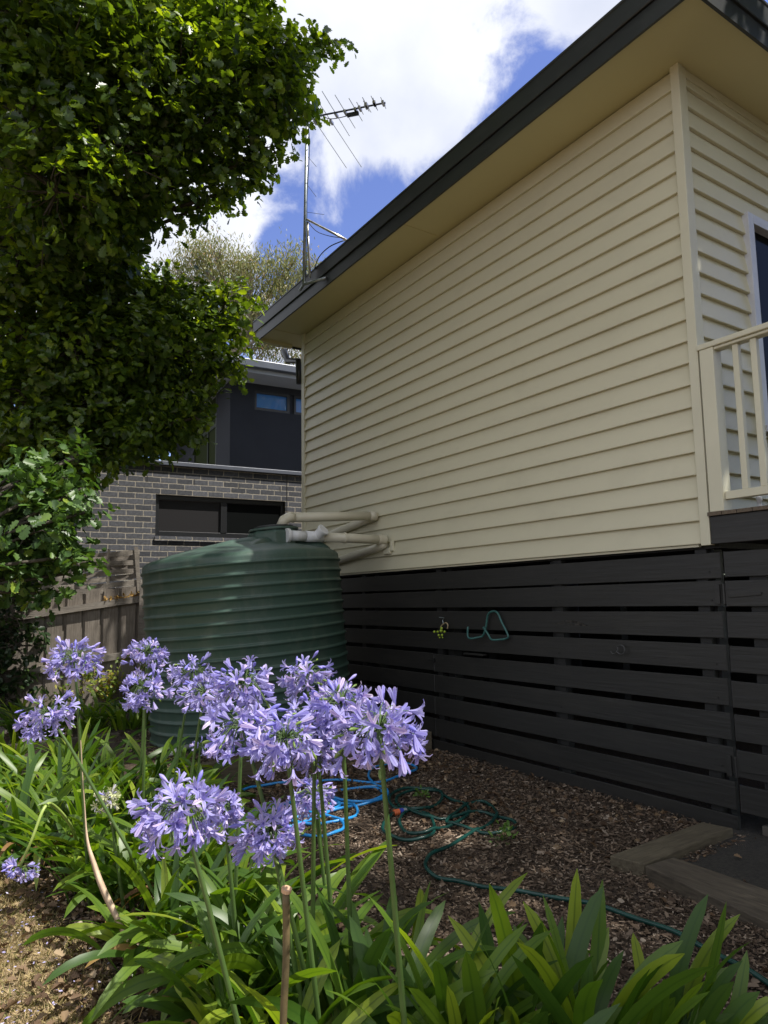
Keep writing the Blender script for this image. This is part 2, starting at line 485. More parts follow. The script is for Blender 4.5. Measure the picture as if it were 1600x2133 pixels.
M_soil = ground_mat('mulch_soil', [(0.3, (0.03, 0.021, 0.015)), (0.5, (0.075, 0.052, 0.036)), (0.7, (0.15, 0.11, 0.08))])
M_lawn = ground_mat('dry_lawn', [(0.3, (0.14, 0.10, 0.055)), (0.5, (0.30, 0.22, 0.125)), (0.7, (0.42, 0.33, 0.20))], 40)
M_paver = ground_mat('dark_paver', [(0.3, (0.018, 0.0165, 0.014)), (0.7, (0.058, 0.052, 0.043))], 45, 260, 0.6)
M_chip = leaf_mat('bark_chip', [(0.0, (0.036, 0.024, 0.016)), (0.35, (0.100, 0.069, 0.047)), (0.65, (0.165, 0.118, 0.083)), (0.90, (0.26, 0.195, 0.142)), (1.0, (0.42, 0.345, 0.27))], 0.0, 0.85, patch=(2.5, 0.7), spec=0.2)
M_litter = leaf_mat('fallen_oak_leaf', [(0.0, (0.06, 0.035, 0.02)), (0.6, (0.13, 0.08, 0.045)), (0.9, (0.22, 0.15, 0.085)), (1.0, (0.36, 0.27, 0.17))], 0.12, 0.7, tint=(1.2, 0.9, 0.6), spec=0.3)
M_grass = leaf_mat('dry_grass_blade', [(0.0, (0.10, 0.13, 0.035)), (0.25, (0.24, 0.21, 0.08)), (0.6, (0.40, 0.31, 0.15)), (1.0, (0.55, 0.44, 0.25))], 0.25, 0.7, tint=(1.1, 1.0, 0.6), spec=0.2)
M_petal0 = leaf_mat('fallen_petal', [(0, (0.36, 0.32, 0.62)), (1, (0.62, 0.58, 0.78))], 0.25, 0.6, tint=(1, 1, 1.1))
M_oak = leaf_mat('oak_leaf', [(0.0, (0.030, 0.062, 0.014)), (0.45, (0.078, 0.14, 0.024)), (0.8, (0.14, 0.225, 0.03)), (1.0, (0.22, 0.31, 0.035))], 0.48, 0.33, tint=(2.5, 2.2, 0.35), patch=(1.7, 0.68))
M_oakn = leaf_mat('young_oak_leaf', [(0.0, (0.040, 0.085, 0.024)), (0.5, (0.075, 0.145, 0.036)), (0.92, (0.115, 0.20, 0.045)), (1.0, (0.26, 0.34, 0.05))], 0.32, 0.42, tint=(1.6, 1.7, 0.5))
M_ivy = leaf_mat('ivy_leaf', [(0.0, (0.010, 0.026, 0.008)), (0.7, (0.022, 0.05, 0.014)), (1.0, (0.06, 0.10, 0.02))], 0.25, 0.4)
M_vine = leaf_mat('vine_leaf', [(0.0, (0.10, 0.17, 0.025)), (0.6, (0.22, 0.27, 0.03)), (0.85, (0.36, 0.32, 0.05)), (1.0, (0.36, 0.13, 0.04))], 0.4, 0.5)
M_weed = leaf_mat('weed_leaf', [(0.0, (0.07, 0.15, 0.03)), (1.0, (0.15, 0.26, 0.05))], 0.35, 0.5)
M_gum = leaf_mat('gum_leaf', [(0.0, (0.13, 0.16, 0.045)), (0.6, (0.23, 0.25, 0.08)), (0.9, (0.36, 0.33, 0.15)), (1.0, (0.42, 0.26, 0.15))], 0.35, 0.5, tint=(1.15, 1.1, 0.7))
M_strap = leaf_mat('strap_leaf', [(0.0, (0.038, 0.088, 0.014)), (0.45, (0.070, 0.140, 0.018)), (0.8, (0.14, 0.22, 0.022)), (1.0, (0.27, 0.34, 0.035))], 0.40, 0.40, tint=(1.9, 1.95, 0.4), midrib=((0.025, 0.07, 0.012), 0.10, 0.55))
M_strapd = leaf_mat('dead_strap', [(0.0, (0.13, 0.06, 0.025)), (0.5, (0.30, 0.17, 0.07)), (1.0, (0.50, 0.42, 0.08))], 0.25, 0.6, tint=(1.2, 1.0, 0.5))
M_petal = leaf_mat('blue_petal', [(0.0, (0.30, 0.28, 0.62)), (0.4, (0.41, 0.39, 0.73)), (0.75, (0.52, 0.49, 0.79)), (0.90, (0.62, 0.50, 0.76)), (1.0, (0.76, 0.68, 0.84))], 0.34, 0.45, tint=(1.05, 1.0, 1.1), midrib=((0.20, 0.12, 0.52), 0.14, 0.7), spec=0.25)
M_bud = leaf_mat('flower_bud', [(0.0, (0.22, 0.21, 0.66)), (0.6, (0.34, 0.31, 0.78)), (1.0, (0.50, 0.42, 0.74))], 0.2, 0.45, tint=(1, 1, 1.1))
M_pod = leaf_mat('seed_pod', [(0.0, (0.12, 0.20, 0.04)), (1.0, (0.26, 0.36, 0.08))], 0.25, 0.45)
M_fade = leaf_mat('faded_petal', [(0.0, (0.40, 0.36, 0.66)), (0.4, (0.55, 0.56, 0.36)), (1.0, (0.62, 0.66, 0.34))], 0.3, 0.5, tint=(1, 1, 0.8))


# ------------------------------------------------------------------ ground
def sheet(name, pts, z, mat, kind='structure'):
    o = mesh_obj(name, [(x, y, z) for x, y in pts], [list(range(len(pts)))], mat)
    return tag(o, kind=kind)


sheet('ground', [(-400, -400), (400, -400), (400, 400), (-400, 400)], -0.02, M_soil)
LE = [(-8, -3), (0.80, -3), (0.72, 1.0), (0.56, 2.3), (0.60, 2.9), (0.50, 3.5), (0.36, 4.4), (0.55, 5.2), (0.25, 6.2), (-0.6, 7.2), (-2.0, 8.2), (-8, 9)]
sheet('lawn', LE, -0.012, M_lawn)


def lawn_edge(y):
    P = LE[1:-1]
    ys = [p[1] for p in P]; xs = [p[0] for p in P]
    return np.interp(y, ys, xs)


# bark chips: one sheet of countless chips
def chips():
    tv = [(-.5, -.5, 0), (0, -.62, .16), (.5, -.4, .02), (.5, .55, 0), (0, .5, .18), (-.5, .4, .02)]
    tf = [(0, 1, 4, 5), (1, 2, 3, 4)]
    n = 130000
    y = 1.0+4.9*rng.random(n)**1.15
    x = rng.uniform(0.35, 4.0, n)
    keep = (x > 0.55+0.15*rng.random(n)) & (x < 3.99) & (y < 5.25) & ~((x > 2.95) & (y < 2.26))
    x, y = x[keep], y[keep]; n = len(x)
    z = rng.uniform(-.018, .012, n)+0.008*np.sin(x*5)*np.cos(y*4)
    H = np.stack([rng.normal(size=n), rng.normal(size=n), rng.normal(size=n)*.22], 1)
    Nn = np.stack([rng.normal(size=n)*.35, rng.normal(size=n)*.35, np.ones(n)], 1)
    ln = rng.lognormal(math.log(.0150), .42, n); wd = ln*rng.uniform(.22, .55, n)
    M = frames(H, Nn, np.stack([wd, ln, wd], 1))
    o = scatter('mulch_chips', tv, tf, M, np.stack([x, y, z], 1), M_chip)
    tag(o, 'brown shredded bark mulch covering the garden bed', 'mulch', kind='stuff')
    n = 9000  # raised bed behind the timber edge
    x = rng.uniform(1.5, 4.0, n); y = 5.3+rng.random(n)*1.9
    H = rng.normal(size=(n, 3)); H[:, 2] *= .2
    Nn = np.stack([rng.normal(size=n)*.35, rng.normal(size=n)*.35, np.ones(n)], 1)
    ln = rng.uniform(.015, .035, n)
    o = scatter('bed_mulch', tv, tf, frames(H, Nn, np.stack([ln*.4, ln, ln*.4], 1)), np.stack([x, y, np.full(n, .138)], 1), M_chip)
    tag(o, 'brown bark mulch in the raised bed at the foot of the tank', 'mulch', kind='stuff')


# oak leaf outline, two halves joined at the midrib
def oak_template(lobes=True):
    if lobes:
        R = [(0.0, 0.0), (.05, .10), (.17, .20), (.10, .30), (.29, .42), (.18, .52), (.33, .68), (.20, .76), (.20, .92), (0.0, 1.0)]
    else:
        R = [(0.0, 0.0), (.14, .2), (.16, .34), (.29, .52), (.24, .68), (.2, .92), (0.0, 1.0)]
    k = len(R); V = []
    R = [(x*1.18, y) for x, y in R]
    for x, y in R: V.append((x, y, abs(x)*.22-.10*y*y))
    for x, y in R[1:-1]: V.append((-x, y, abs(x)*.22-.10*y*y))
    right = list(range(k)); left = [0]+[k-1]+list(range(k+k-3, k-1, -1))
    return V, [right, left]


def litter():
    tv, tf = oak_template(True)
    tv = [(x*1.05, y, z*2.2+.25*x*x) for x, y, z in tv]
    n = 3000
    pts = []
    while len(pts) < n:
        u = random.random()
        if u < .34: x, y = random.gauss(.62, .16), random.uniform(1.6, 4.6)
        elif u < .56:
            c = gz(*random.choice([(790, 1590), (860, 1590), (960, 1690), (1000, 1680), (680, 1640), (760, 1600)])); x, y = c[0]+random.gauss(0, .22), c[1]+random.gauss(0, .16)
        elif u < .64: x, y = random.uniform(3.2, 3.98), random.uniform(2.3, 5.2)
        elif u < .72: x, y = random.uniform(1, 3.9), random.uniform(4.3, 5.25)
        elif u < .85: x, y = random.uniform(-.3, .8), random.uniform(1.6, 5)
        else: x, y = random.uniform(.6, 3.9), random.uniform(1.2, 5.2)
        if x > 3.95 or y > 5.28: continue
        pts.append((x, y, random.uniform(0, .018)))
    P = np.array(pts)
    H = rng.normal(size=(n, 3)); H[:, 2] *= .3
    Nn = np.stack([rng.normal(size=n)*.5, rng.normal(size=n)*.5, np.ones(n)], 1)
    o = scatter('fallen_leaves', tv, tf, frames(H, Nn, rng.uniform(.022, .050, n)), P, M_litter)
    tag(o, 'dry brown oak leaves strewn over the mulch and the lawn edge', 'leaf litter', kind='stuff')
    # fallen petals on the grass
    n = 230
    x = rng.normal(.32, .22, n); y = rng.uniform(2.2, 3.9, n)
    H = rng.normal(size=(n, 3)); H[:, 2] *= .15
    Nn = np.stack([rng.normal(size=n)*.4, rng.normal(size=n)*.4, np.ones(n)], 1)
    o = scatter('fallen_petals', [(0, -.5, 0), (.22, 0, .06), (0, .5, 0), (-.22, 0, .06)], [(0, 1, 2, 3)], frames(H, Nn, rng.uniform(.010, .022, n)), np.stack([x, y, np.full(n, .012)], 1), M_petal0)
    tag(o, 'pale lilac petals dropped on the dry grass', 'petals', kind='stuff')


def grass():
    n = 60000
    y = rng.uniform(1.6, 7.0, n); x = lawn_edge(y)-np.abs(rng.normal(0, .75, n))+.06
    keep = x > -1.6; x, y = x[keep], y[keep]; n = len(x)
    H = np.stack([rng.normal(size=n)*.8, rng.normal(size=n)*.8, rng.uniform(.15, 1.0, n)], 1)
    Nn = rng.normal(size=(n, 3))
    ln = rng.uniform(.015, .042, n)
    o = scatter('dry_grass', [(-.5, 0, 0), (.5, 0, 0), (.35, .6, .1), (0, 1, .3), (-.35, .6, .1)], [(0, 1, 2, 3, 4)],
                frames(H, Nn, np.stack([ln*.09, ln, ln], 1)), np.stack([x, y, np.full(n, -.012)], 1), M_grass)
    tag(o, 'short straw coloured lawn grass beside the flower bed', 'grass', kind='stuff')


chips(); litter(); grass()


# ------------------------------------------------------------------ the cream house
WX, NY, FY = 4.0, 2.465, 7.90       # wall plane, near and far corners
WZ0, WZ1 = 1.672, 4.84
PITCHB = 0.1437


def weatherboards(p0, d, length, nrm, z0, z1, name, parent, zb=None):
    """lapped boards: each face leans out to a lip over the one below"""
    prof = []
    z = z0
    if zb is not None and z0 > zb+.001:     # start part-way up a board, in step with its neighbours
        zt = zb+math.ceil((z0-zb)/PITCHB+1e-6)*PITCHB
        prof += [(0.0195*(zt-z0)/PITCHB+.003, z0), (0.0035, zt-0.014), (0.0, zt-0.003)]
        z = zt
    while z < z1-0.01:
        zt = min(z+PITCHB, z1)
        prof += [(0.0, z+0.001), (0.022, z), (0.025, z+0.003), (0.025, z+0.009), (0.0035, zt-0.014), (0.0, zt-0.003)]
        z = zt
    p0, d, nrm = np.array(p0, float), np.array(d, float), np.array(nrm, float)
    V = []; seg = 14
    m = len(prof)
    for i in range(seg+1):
        for o, zz in prof:
            wob = 0.0012*math.sin(i*2.3+zz*9)*(length > 4.5)
            V.append(p0+d*(length*i/seg)+nrm*(o+wob*(o > .01))+np.array([0, 0, zz]))
    F = [(i*m+k, (i+1)*m+k, (i+1)*m+k+1, i*m+k+1) for i in range(seg) for k in range(m-1)]
    return mesh_obj(name, V, F, M_cream, parent)


RZ = 0.04


def build_house():
    h = thing('weatherboard_house', 'cream weatherboard house with charcoal gutters and wide eaves over a black slatted base', 'house', (6.5, 5.2, 0))
    weatherboards((WX, FY, 0), (0, -1, 0), FY-NY, (-1, 0, 0), WZ0, WZ1, 'side_wall', h)
    # end wall around its window
    wx0, wx1, wz0, wz1 = 4.66, 6.10, 2.47, 4.01
    weatherboards((WX, NY, 0), (1, 0, 0), wx0-WX, (0, -1, 0), WZ0+.17, WZ1, 'end_wall', h)
    weatherboards((wx1, NY, 0), (1, 0, 0), 9-wx1, (0, -1, 0), WZ0+.17, WZ1, 'end_wall', h)
    weatherboards((wx0, NY, 0), (1, 0, 0), wx1-wx0, (0, -1, 0), WZ0+.17, wz0, 'end_wall', h)
    weatherboards((wx0, NY, 0), (1, 0, 0), wx1-wx0, (0, -1, 0), wz1, WZ1, 'end_wall', h, WZ0+.17)
    MB().box(WX+.03, 8.95, NY+.06, FY-.03, WZ0+.02, WZ1-.01).build('wall_core', M_hidden, h)
    MB().box(8.96, 9.0, NY, FY, WZ0, WZ1).build('rear_wall', M_cream, h)
    MB().box(WX, 9.0, FY+.001, FY+.03, WZ0, WZ1).build('far_wall', M_cream, h)
    # corner trims
    t = MB()
    t.box(WX-.034, WX+.012, NY-.034, NY+.030, WZ0-.012, WZ1)
    t.build('corner_trim', M_creamtrim, h, bevel=.003)
    MB().box(WX+.0125, WX+.055, NY-.030, NY-.001, WZ0-.012+.17, WZ1-.002).build('corner_trim', M_creamtrim, h, bevel=.003)
    MB().box(WX-.028, WX+.03, FY-.045, FY+.036, WZ0-.012, WZ1).build('corner_trim', M_creamtrim, h, bevel=.003)
    MB().box(WX-.008, WX+.02, NY+.06, FY-.05, WZ0-.016, WZ0-.001).build('sill_strip', M_creamtrim, h)
    # scotia under the soffit
    MB().box(WX+.06, 9, NY-.022, NY-.001, WZ1-.06, WZ1-.002).build('cornice', M_creamtrim, h)
    # window
    f = MB()
    f.box(wx0, wx0+.07, NY-.05, NY+.05, wz0, wz1).box(wx1-.07, wx1, NY-.05, NY+.05, wz0, wz1)
    f.box(wx0+.07, wx1-.07, NY-.05, NY+.05, wz1-.07, wz1).box(wx0+.07, wx1-.07, NY-.05, NY+.05, wz0, wz0+.06)
    f.box((wx0+wx1)/2-.025, (wx0+wx1)/2+.025, NY-.035, NY+.03, wz0+.06, wz1-.07)
    wf = f.build('window', M_whiteframe, h, bevel=.003)
    MB().box(wx0+.07, wx1-.07, NY+.01, NY+.02, wz0+.06, wz1-.07).build('pane', M_glass, wf)
    MB().box(wx0-.012, wx1+.012, NY-.075, NY-.051, wz0-.03, wz0+.012).build('window_sill', M_whiteframe, wf)
    # soffit, fascia, gutter
    MB().box(3.55, 9.4, 2.06, 8.36, 4.841, 4.852).build('soffit', M_soffit, h)
    s = MB()
    for y in (7.93, 5.0): MB().box(3.56, 3.98, y, y+.035, 4.835, 4.8405).build('soffit_joint', M_soffit, h)
    MB().box(3.56, 4.02, 8.30, 8.36, 4.80, 4.8405).build('soffit_edge', M_soffit, h)
    MB().box(3.53, 3.549, 2.035, 8.38, 4.815, 4.944).box(3.55, 9.4, 2.035, 2.055, 4.815, 4.944).box(3.55, 9.4, 8.361, 8.38, 4.815, 4.944).build('fascia', M_grey, h)
    def gut(pts_dir, a, b):
        pass
    g = MB()
    # gutter: quad-style profile swept round the two visible sides
    prof = [(0.0, 4.948), (-.012, 4.948), (-.016, 4.953), (-.018, 5.085), (-.024, 5.090), (-.024, 5.105), (-.012, 5.105), (-.006, 5.06), (0.0, 5.06)]
    path = [((3.529, 8.44), (1, 0)), ((3.529, 2.034), (1, 1)), ((9.4, 2.034), (0, 1))]
    V = []
    for (px, py), (dx, dy) in path:
        for o, z in prof: V.append((px+o*dx, py+o*dy, z))
    m = len(prof)
    F = [(i*m+k, i*m+(k+1) % m, (i+1)*m+(k+1) % m, (i+1)*m+k) for i in range(2) for k in range(m)]
    F += [list(range(m))]
    g.add(V, F)
    g.build('gutter', M_grey, h)
    V = [(3.545, 2.05, 5.075), (9.4, 2.05, 5.075), (9.4, 8.42, 5.075), (3.545, 8.42, 5.075), (6.4, 4.7, 6.25), (6.4, 5.8, 6.25)]
    mesh_obj('roof', V, [(0, 1, 4), (1, 2, 5, 4), (2, 3, 5), (3, 0, 4, 5), (3, 2, 1, 0)], M_roof, h)
    MB().tube([(3.95, 8.42, 4.78), (3.95, 8.30, 4.60), (3.97, 8.02, 4.52), (3.97, 7.99, 4.2)], .04, 10).build('rain_head', M_grey, h, smooth=True)
    # sub-floor: bearers and stumps behind the slats, closed far sides
    for y in (2.48, 3.75, 5.05, 6.3, 7.6): MB().box(4.075, 4.165, y, y+.09, -.1, WZ0-.03).build('stump', M_slat2, h)
    for y in (2.48, 4.4, 6.3): MB().box(5.6, 5.7, y, y+.1, -.1, WZ0-.03).build('stump', M_slat2, h)
    MB().box(4.045, 8.9, 2.42, FY, WZ0-.028, WZ0+.01).build('floor_frame', M_slat2, h)
    MB().box(4.1, 9, FY-.03, FY, -.1, WZ0-.03).build('base_wall', M_slat2, h)
    MB().box(8.97, 9, .5, FY-.04, -.1, WZ0-.03).build('base_wall', M_slat2, h)
    return h


build_house()


# ------------------------------------------------------------------ slatted screen, gate, deck
ZT = [1.615, 1.442, 1.258, 1.062, 0.862, 0.666, 0.468, 0.272, 0.078]


def warp_board(mb, y0, y1, z0, z1, x0, th=.022, dz=0.0, sag=.004):
    """a board with a faint bow"""
    n = 10; V = []; ph = random.random()*6
    for i in range(n+1):
        t = i/n; y = y0+(y1-y0)*t; o = sag*math.sin(ph+t*5)*.6; c = dz*t+sag*math.sin(ph*2+t*4)*.6
        V += [(x0+o, y, z0+c), (x0+th+o, y, z0+c), (x0+th+o, y, z1+c), (x0+o, y, z1+c)]
    F = []
    for i in range(n):
        a = i*4; b = a+4
        F += [(a+k, b+k, b+(k+1) % 4, a+(k+1) % 4) for k in range(4)]
    F += [(3, 2, 1, 0), (n*4, n*4+1, n*4+2, n*4+3)]
    mb.add(V, F); return mb


def slats():
    s = thing('slat_screen', 'black painted timber slat screen closing off the space under the house', 'screen', (WX, 5, 0))
    for k, zt in enumerate(ZT):
        hgt = .156+random.uniform(-.004, .004)
        if k < 4 or k > 7:
            b = MB(); warp_board(b, 2.395+random.uniform(0, .008), 7.86, zt-hgt, zt, WX, dz=random.uniform(-.004, .01)); b.build('slat', M_slat, s, bevel=.003)
        else:
            b = MB(); warp_board(b, 2.395+random.uniform(0, .008), 5.262, zt-hgt, zt, WX, dz=random.uniform(-.004, .006)); b.build('slat', M_slat, s, bevel=.003)
            b = MB(); warp_board(b, 5.270, 7.86, zt-hgt, zt, WX); b.build('slat', M_slat, s, bevel=.003)
    for y in (2.50, 3.68, 5.16, 6.5): MB().box(WX+.024, WX+.07, y, y+.075, -.05, 1.64).build('batten', M_slat2, s)
    # old knot and split in the third board
    V = []; F = []
    c = onX(1190, 1297, WX)
    # screws
    for y in (2.47, 3.72, 5.2):
        for zt in ZT:
            for dz in (-.115,): MB().obox((WX-.001, y+random.uniform(-.008, .008), zt+dz), (0, 1, 0), (0, 0, 1), (1, 0, 0), .004, .004, .002).build('screw', M_slat2, s)
    kn = MB()
    for j in range(11):
        y = c[1]+random.uniform(-.14, .14); z = c[2]+random.uniform(-.018, .018); ln = random.uniform(.04, .11)
        kn.add([(WX-.0015-.002*(j % 2), y-ln, z), (WX-.005, y, z+.004), (WX-.0015, y+ln, z-.006), (WX-.002, y, z-.004)], [(0, 1, 2, 3)])
    kn.build('split_knot', plain('split_timber', (0.10, 0.09, 0.075), (0.006, 0.006, 0.005), 40, .8), s)
    la = MB(); p = onX(904, 1375, WX)
    la.obox((WX-.010, 5.29, p[2]), (0, 1, 0), (0, 0, 1), (1, 0, 0), .055, .006, .006).obox((WX-.010, 5.25, p[2]), (0, 1, 0), (0, 0, 1), (1, 0, 0), .008, .02, .009)
    la.build('bolt_latch', M_slat2, s)

    g = thing('slat_gate', 'black painted slatted gate with strap hinges under the deck', 'gate', (WX, 1.8, 0))
    for k, zt in enumerate(ZT[:8]):
        b = MB(); warp_board(b, 1.0, 2.376+random.uniform(-.006, .004), zt-.152-.004*k*.3, zt-.004*k*.3, WX-.002, dz=random.uniform(-.004, .004)); b.build('slat', M_slat, g, bevel=.003)
    MB().box(WX+.024, WX+.06, 2.14, 2.24, .1, 1.6).build('batten', M_slat2, g)
    MB().box(WX+.024, WX+.06, 1.1, 1.2, .1, 1.6).build('batten', M_slat2, g)
    for zc in (onX(1530, 1237, WX)[2], onX(1570, 1605, WX)[2]):
        hb = MB()
        hb.add([(WX-.008, 2.355, zc-.022), (WX-.008, 2.355, zc+.022), (WX-.008, 2.16, zc+.008), (WX-.008, 2.16, zc-.008),
                (WX-.002, 2.355, zc-.022), (WX-.002, 2.355, zc+.022), (WX-.002, 2.16, zc+.008), (WX-.002, 2.16, zc-.008)],
               [(0, 1, 2, 3), (7, 6, 5, 4), (0, 4, 5, 1), (1, 5, 6, 2), (2, 6, 7, 3), (3, 7, 4, 0)])
        hb.box(WX-.010, WX-.002, 2.41, 2.44, zc-.06, zc+.06)
        hb.tube([(WX-.006, 2.385, zc-.06), (WX-.006, 2.385, zc+.06)], .009, 8)
        hb.build('strap_hinge', M_slat, g, bevel=.001)


slats()


def deck():
    d = thing('deck', 'raised timber deck with a black edge beam at the end of the house', 'deck', (5.5, 1.2, 1.8))
    MB().box(3.965, 4.005, .2, 2.425, 1.664, 1.832).build('edge_beam', M_slat, d, bevel=.004)
    M_deck = wood_mat('deck_boards', (0.22, 0.17, 0.12), (0.11, 0.085, 0.06), (1, 9, 9))
    y = .2
    while y < 2.40:
        MB().box(3.945, 7.6, y, y+.088, 1.834, 1.856).build('deck_board', M_deck, d); y += .093
    for x in (7.4,):
        for yy in (.3, 2.3): MB().box(x, x+.09, yy, yy+.09, -.05, 1.83).build('deck_post', M_slat2, d)
    MB().box(4.01, 7.5, .25, .29, 1.66, 1.83).build('joist', M_slat2, d)
    r = thing('balustrade', 'cream painted timber balustrade along the deck edge', 'balustrade', (3.99, 1.3, 1.85))
    MB().box(3.955, 4.045, 2.325, 2.415, 1.857, 2.868).build('post', M_creamtrim, r, bevel=.004)
    MB().box(3.955, 4.045, .30, .39, 1.857, 2.868).build('post', M_creamtrim, r, bevel=.004)
    hr = MB(); hr.box(3.95, 4.05, .2, 2.43, 2.870, 2.905); hr.box(3.965, 4.035, .2, 2.42, 2.850, 2.8695); hr.build('handrail', M_creamtrim, r, bevel=.006)
    MB().box(3.975, 4.025, .392, 2.323, 1.925, 1.973).build('bottom_rail', M_creamtrim, r, bevel=.003)
    y = 2.185
    while y > .45:
        MB().box(3.982, 4.018, y, y+.036, 1.974, 2.849).build('baluster', M_creamtrim, r, bevel=.003); y -= .109
    k = MB(); c = (4.12, 2.20)
    V, F = lathe([(.0, 1.857), (.018, 1.857), (.020, 1.875), (.011, 1.885), (.012, 1.90), (.018, 1.915), (.016, 1.93), (.006, 1.94)], c[0], c[1], 16)
    o = mesh_obj('turned_ornament', V, F, M_whiteframe, None, smooth=True)
    tag(o, 'small white turned knob standing on the deck by the first baluster', 'knob')


deck()


# ------------------------------------------------------------------ water tank
def tank():
    cx, cy, R, z0, zs = 2.561, 6.421, .930, .135, 1.765
    t = thing('water_tank', 'round dark green ribbed plastic rainwater tank beside the house', 'water tank', (cx, cy, z0))
    prof = [(0.0, z0-.12), (R, z0-.12)]
    z = z0+.01; rib = (zs-z0-.03)/16.0
    for i in range(16):
        b = z+i*rib
        prof += [(R, b+.002), (R, b+rib*.52), (R+.005, b+rib*.60), (R+.014, b+rib*.68), (R+.017, b+rib*.77), (R+.012, b+rib*.85), (R+.002, b+rib*.90), (R-.001, b+rib*.97)]
    prof += [(R, zs), (R-.005, zs+.02), (R-.022, zs+.040), (R-.06, zs+.058), (R-.20, zs+.098), (R-.36, zs+.138), (R-.50, zs+.168), (R-.62, zs+.19), (0.2, zs+.21)]
    V, F = lathe(prof, cx, cy, 128)
    body = mesh_obj('body', V, F, M_tank, t, smooth=True)
    # octagonal manhole collar with the strainer lid, and the raised lobes of the crown
    lc = onY(572, 1100, 6.20); lx, ly = lc[0], lc[1]
    zc = ip_z = 2.045
    V = []
    for r_, z_ in ((.262, zs+.05), (.258, zc-.035), (.245, zc-.010), (.225, zc)):
        for k in range(8):
            a_ = math.pi/8+k*math.pi/4; V.append((lx+r_*math.cos(a_), ly+r_*math.sin(a_), z_))
    F = [(i*8+k, i*8+(k+1) % 8, (i+1)*8+(k+1) % 8, (i+1)*8+k) for i in range(3) for k in range(8)]+[tuple(24+k for k in range(8))]
    mesh_obj('collar', V, F, M_tank, t, bevel=.012)
    V, F = lathe([(.235, zc+.001), (.24, zc+.012), (.235, zc+.024), (.20, zc+.028)], lx, ly, 48)
    mesh_obj('lid_ring', V, F, M_tank, t, smooth=True)
    V, F = lathe([(.19, zc+.029), (.19, zc+.042), (.17, zc+.048)], lx, ly, 48)
    mesh_obj('strainer_lid', V, F, M_tankd, t)
    for ang, ln, w0, w1, dz in ((186, .60, .15, .11, 0), (222, .46, .10, .07, -.02), (150, .55, .15, .11, 0), (95, .5, .15, .11, 0), (30, .42, .14, .10, 0), (335, .36, .10, .08, -.02)):
        a = math.radians(ang); d = np.array([math.cos(a), math.sin(a), 0]); sd = np.array([-d[1], d[0], 0])
        c = np.array([lx, ly, 0.0]); P = []
        for (q, hw, zt) in ((.17, w0, zs+.245+dz), (.17+ln*.5, (w0+w1)/2, zs+.215+dz), (.17+ln*.85, w1, zs+.160+dz), (.17+ln, w1*.8, zs+.08)):
            for k in (-1, -.8, .8, 1):
                P.append(c+d*q+sd*k*hw+np.array([0, 0, zt if abs(k) < 1 else zt-.12]))
        F = [(i*4+j, i*4+j+1, (i+1)*4+j+1, (i+1)*4+j) for i in range(3) for j in range(3)]
        o = mesh_obj('crown_rib', P, F, M_tank, t, smooth=True)
        sub = o.modifiers.new('sub', 'SUBSURF'); sub.levels = 2; sub.render_levels = 2
    ip = onY(590, 1115, ly-.243)
    # overflow outlet at the foot
    fo = gz(322, 1522, .25)
    MB().tube([(cx-.80, cy-.50, .24), (cx-.98, cy-.62, .24)], .022, 10).build('outlet_tap', M_pvc, t, smooth=True)
    # the tank has settled: it leans a few degrees to the left, seen along the path
    hz = Vector((cx, cy, 0)).normalized(); P = Vector((lx, ly, 1.95))
    t.matrix_world = Matrix.Translation(P) @ Matrix.Rotation(math.radians(-4.3), 4, hz) @ Matrix.Translation(-P) @ Matrix.Translation(t.location)
    return ip


IP = tank()


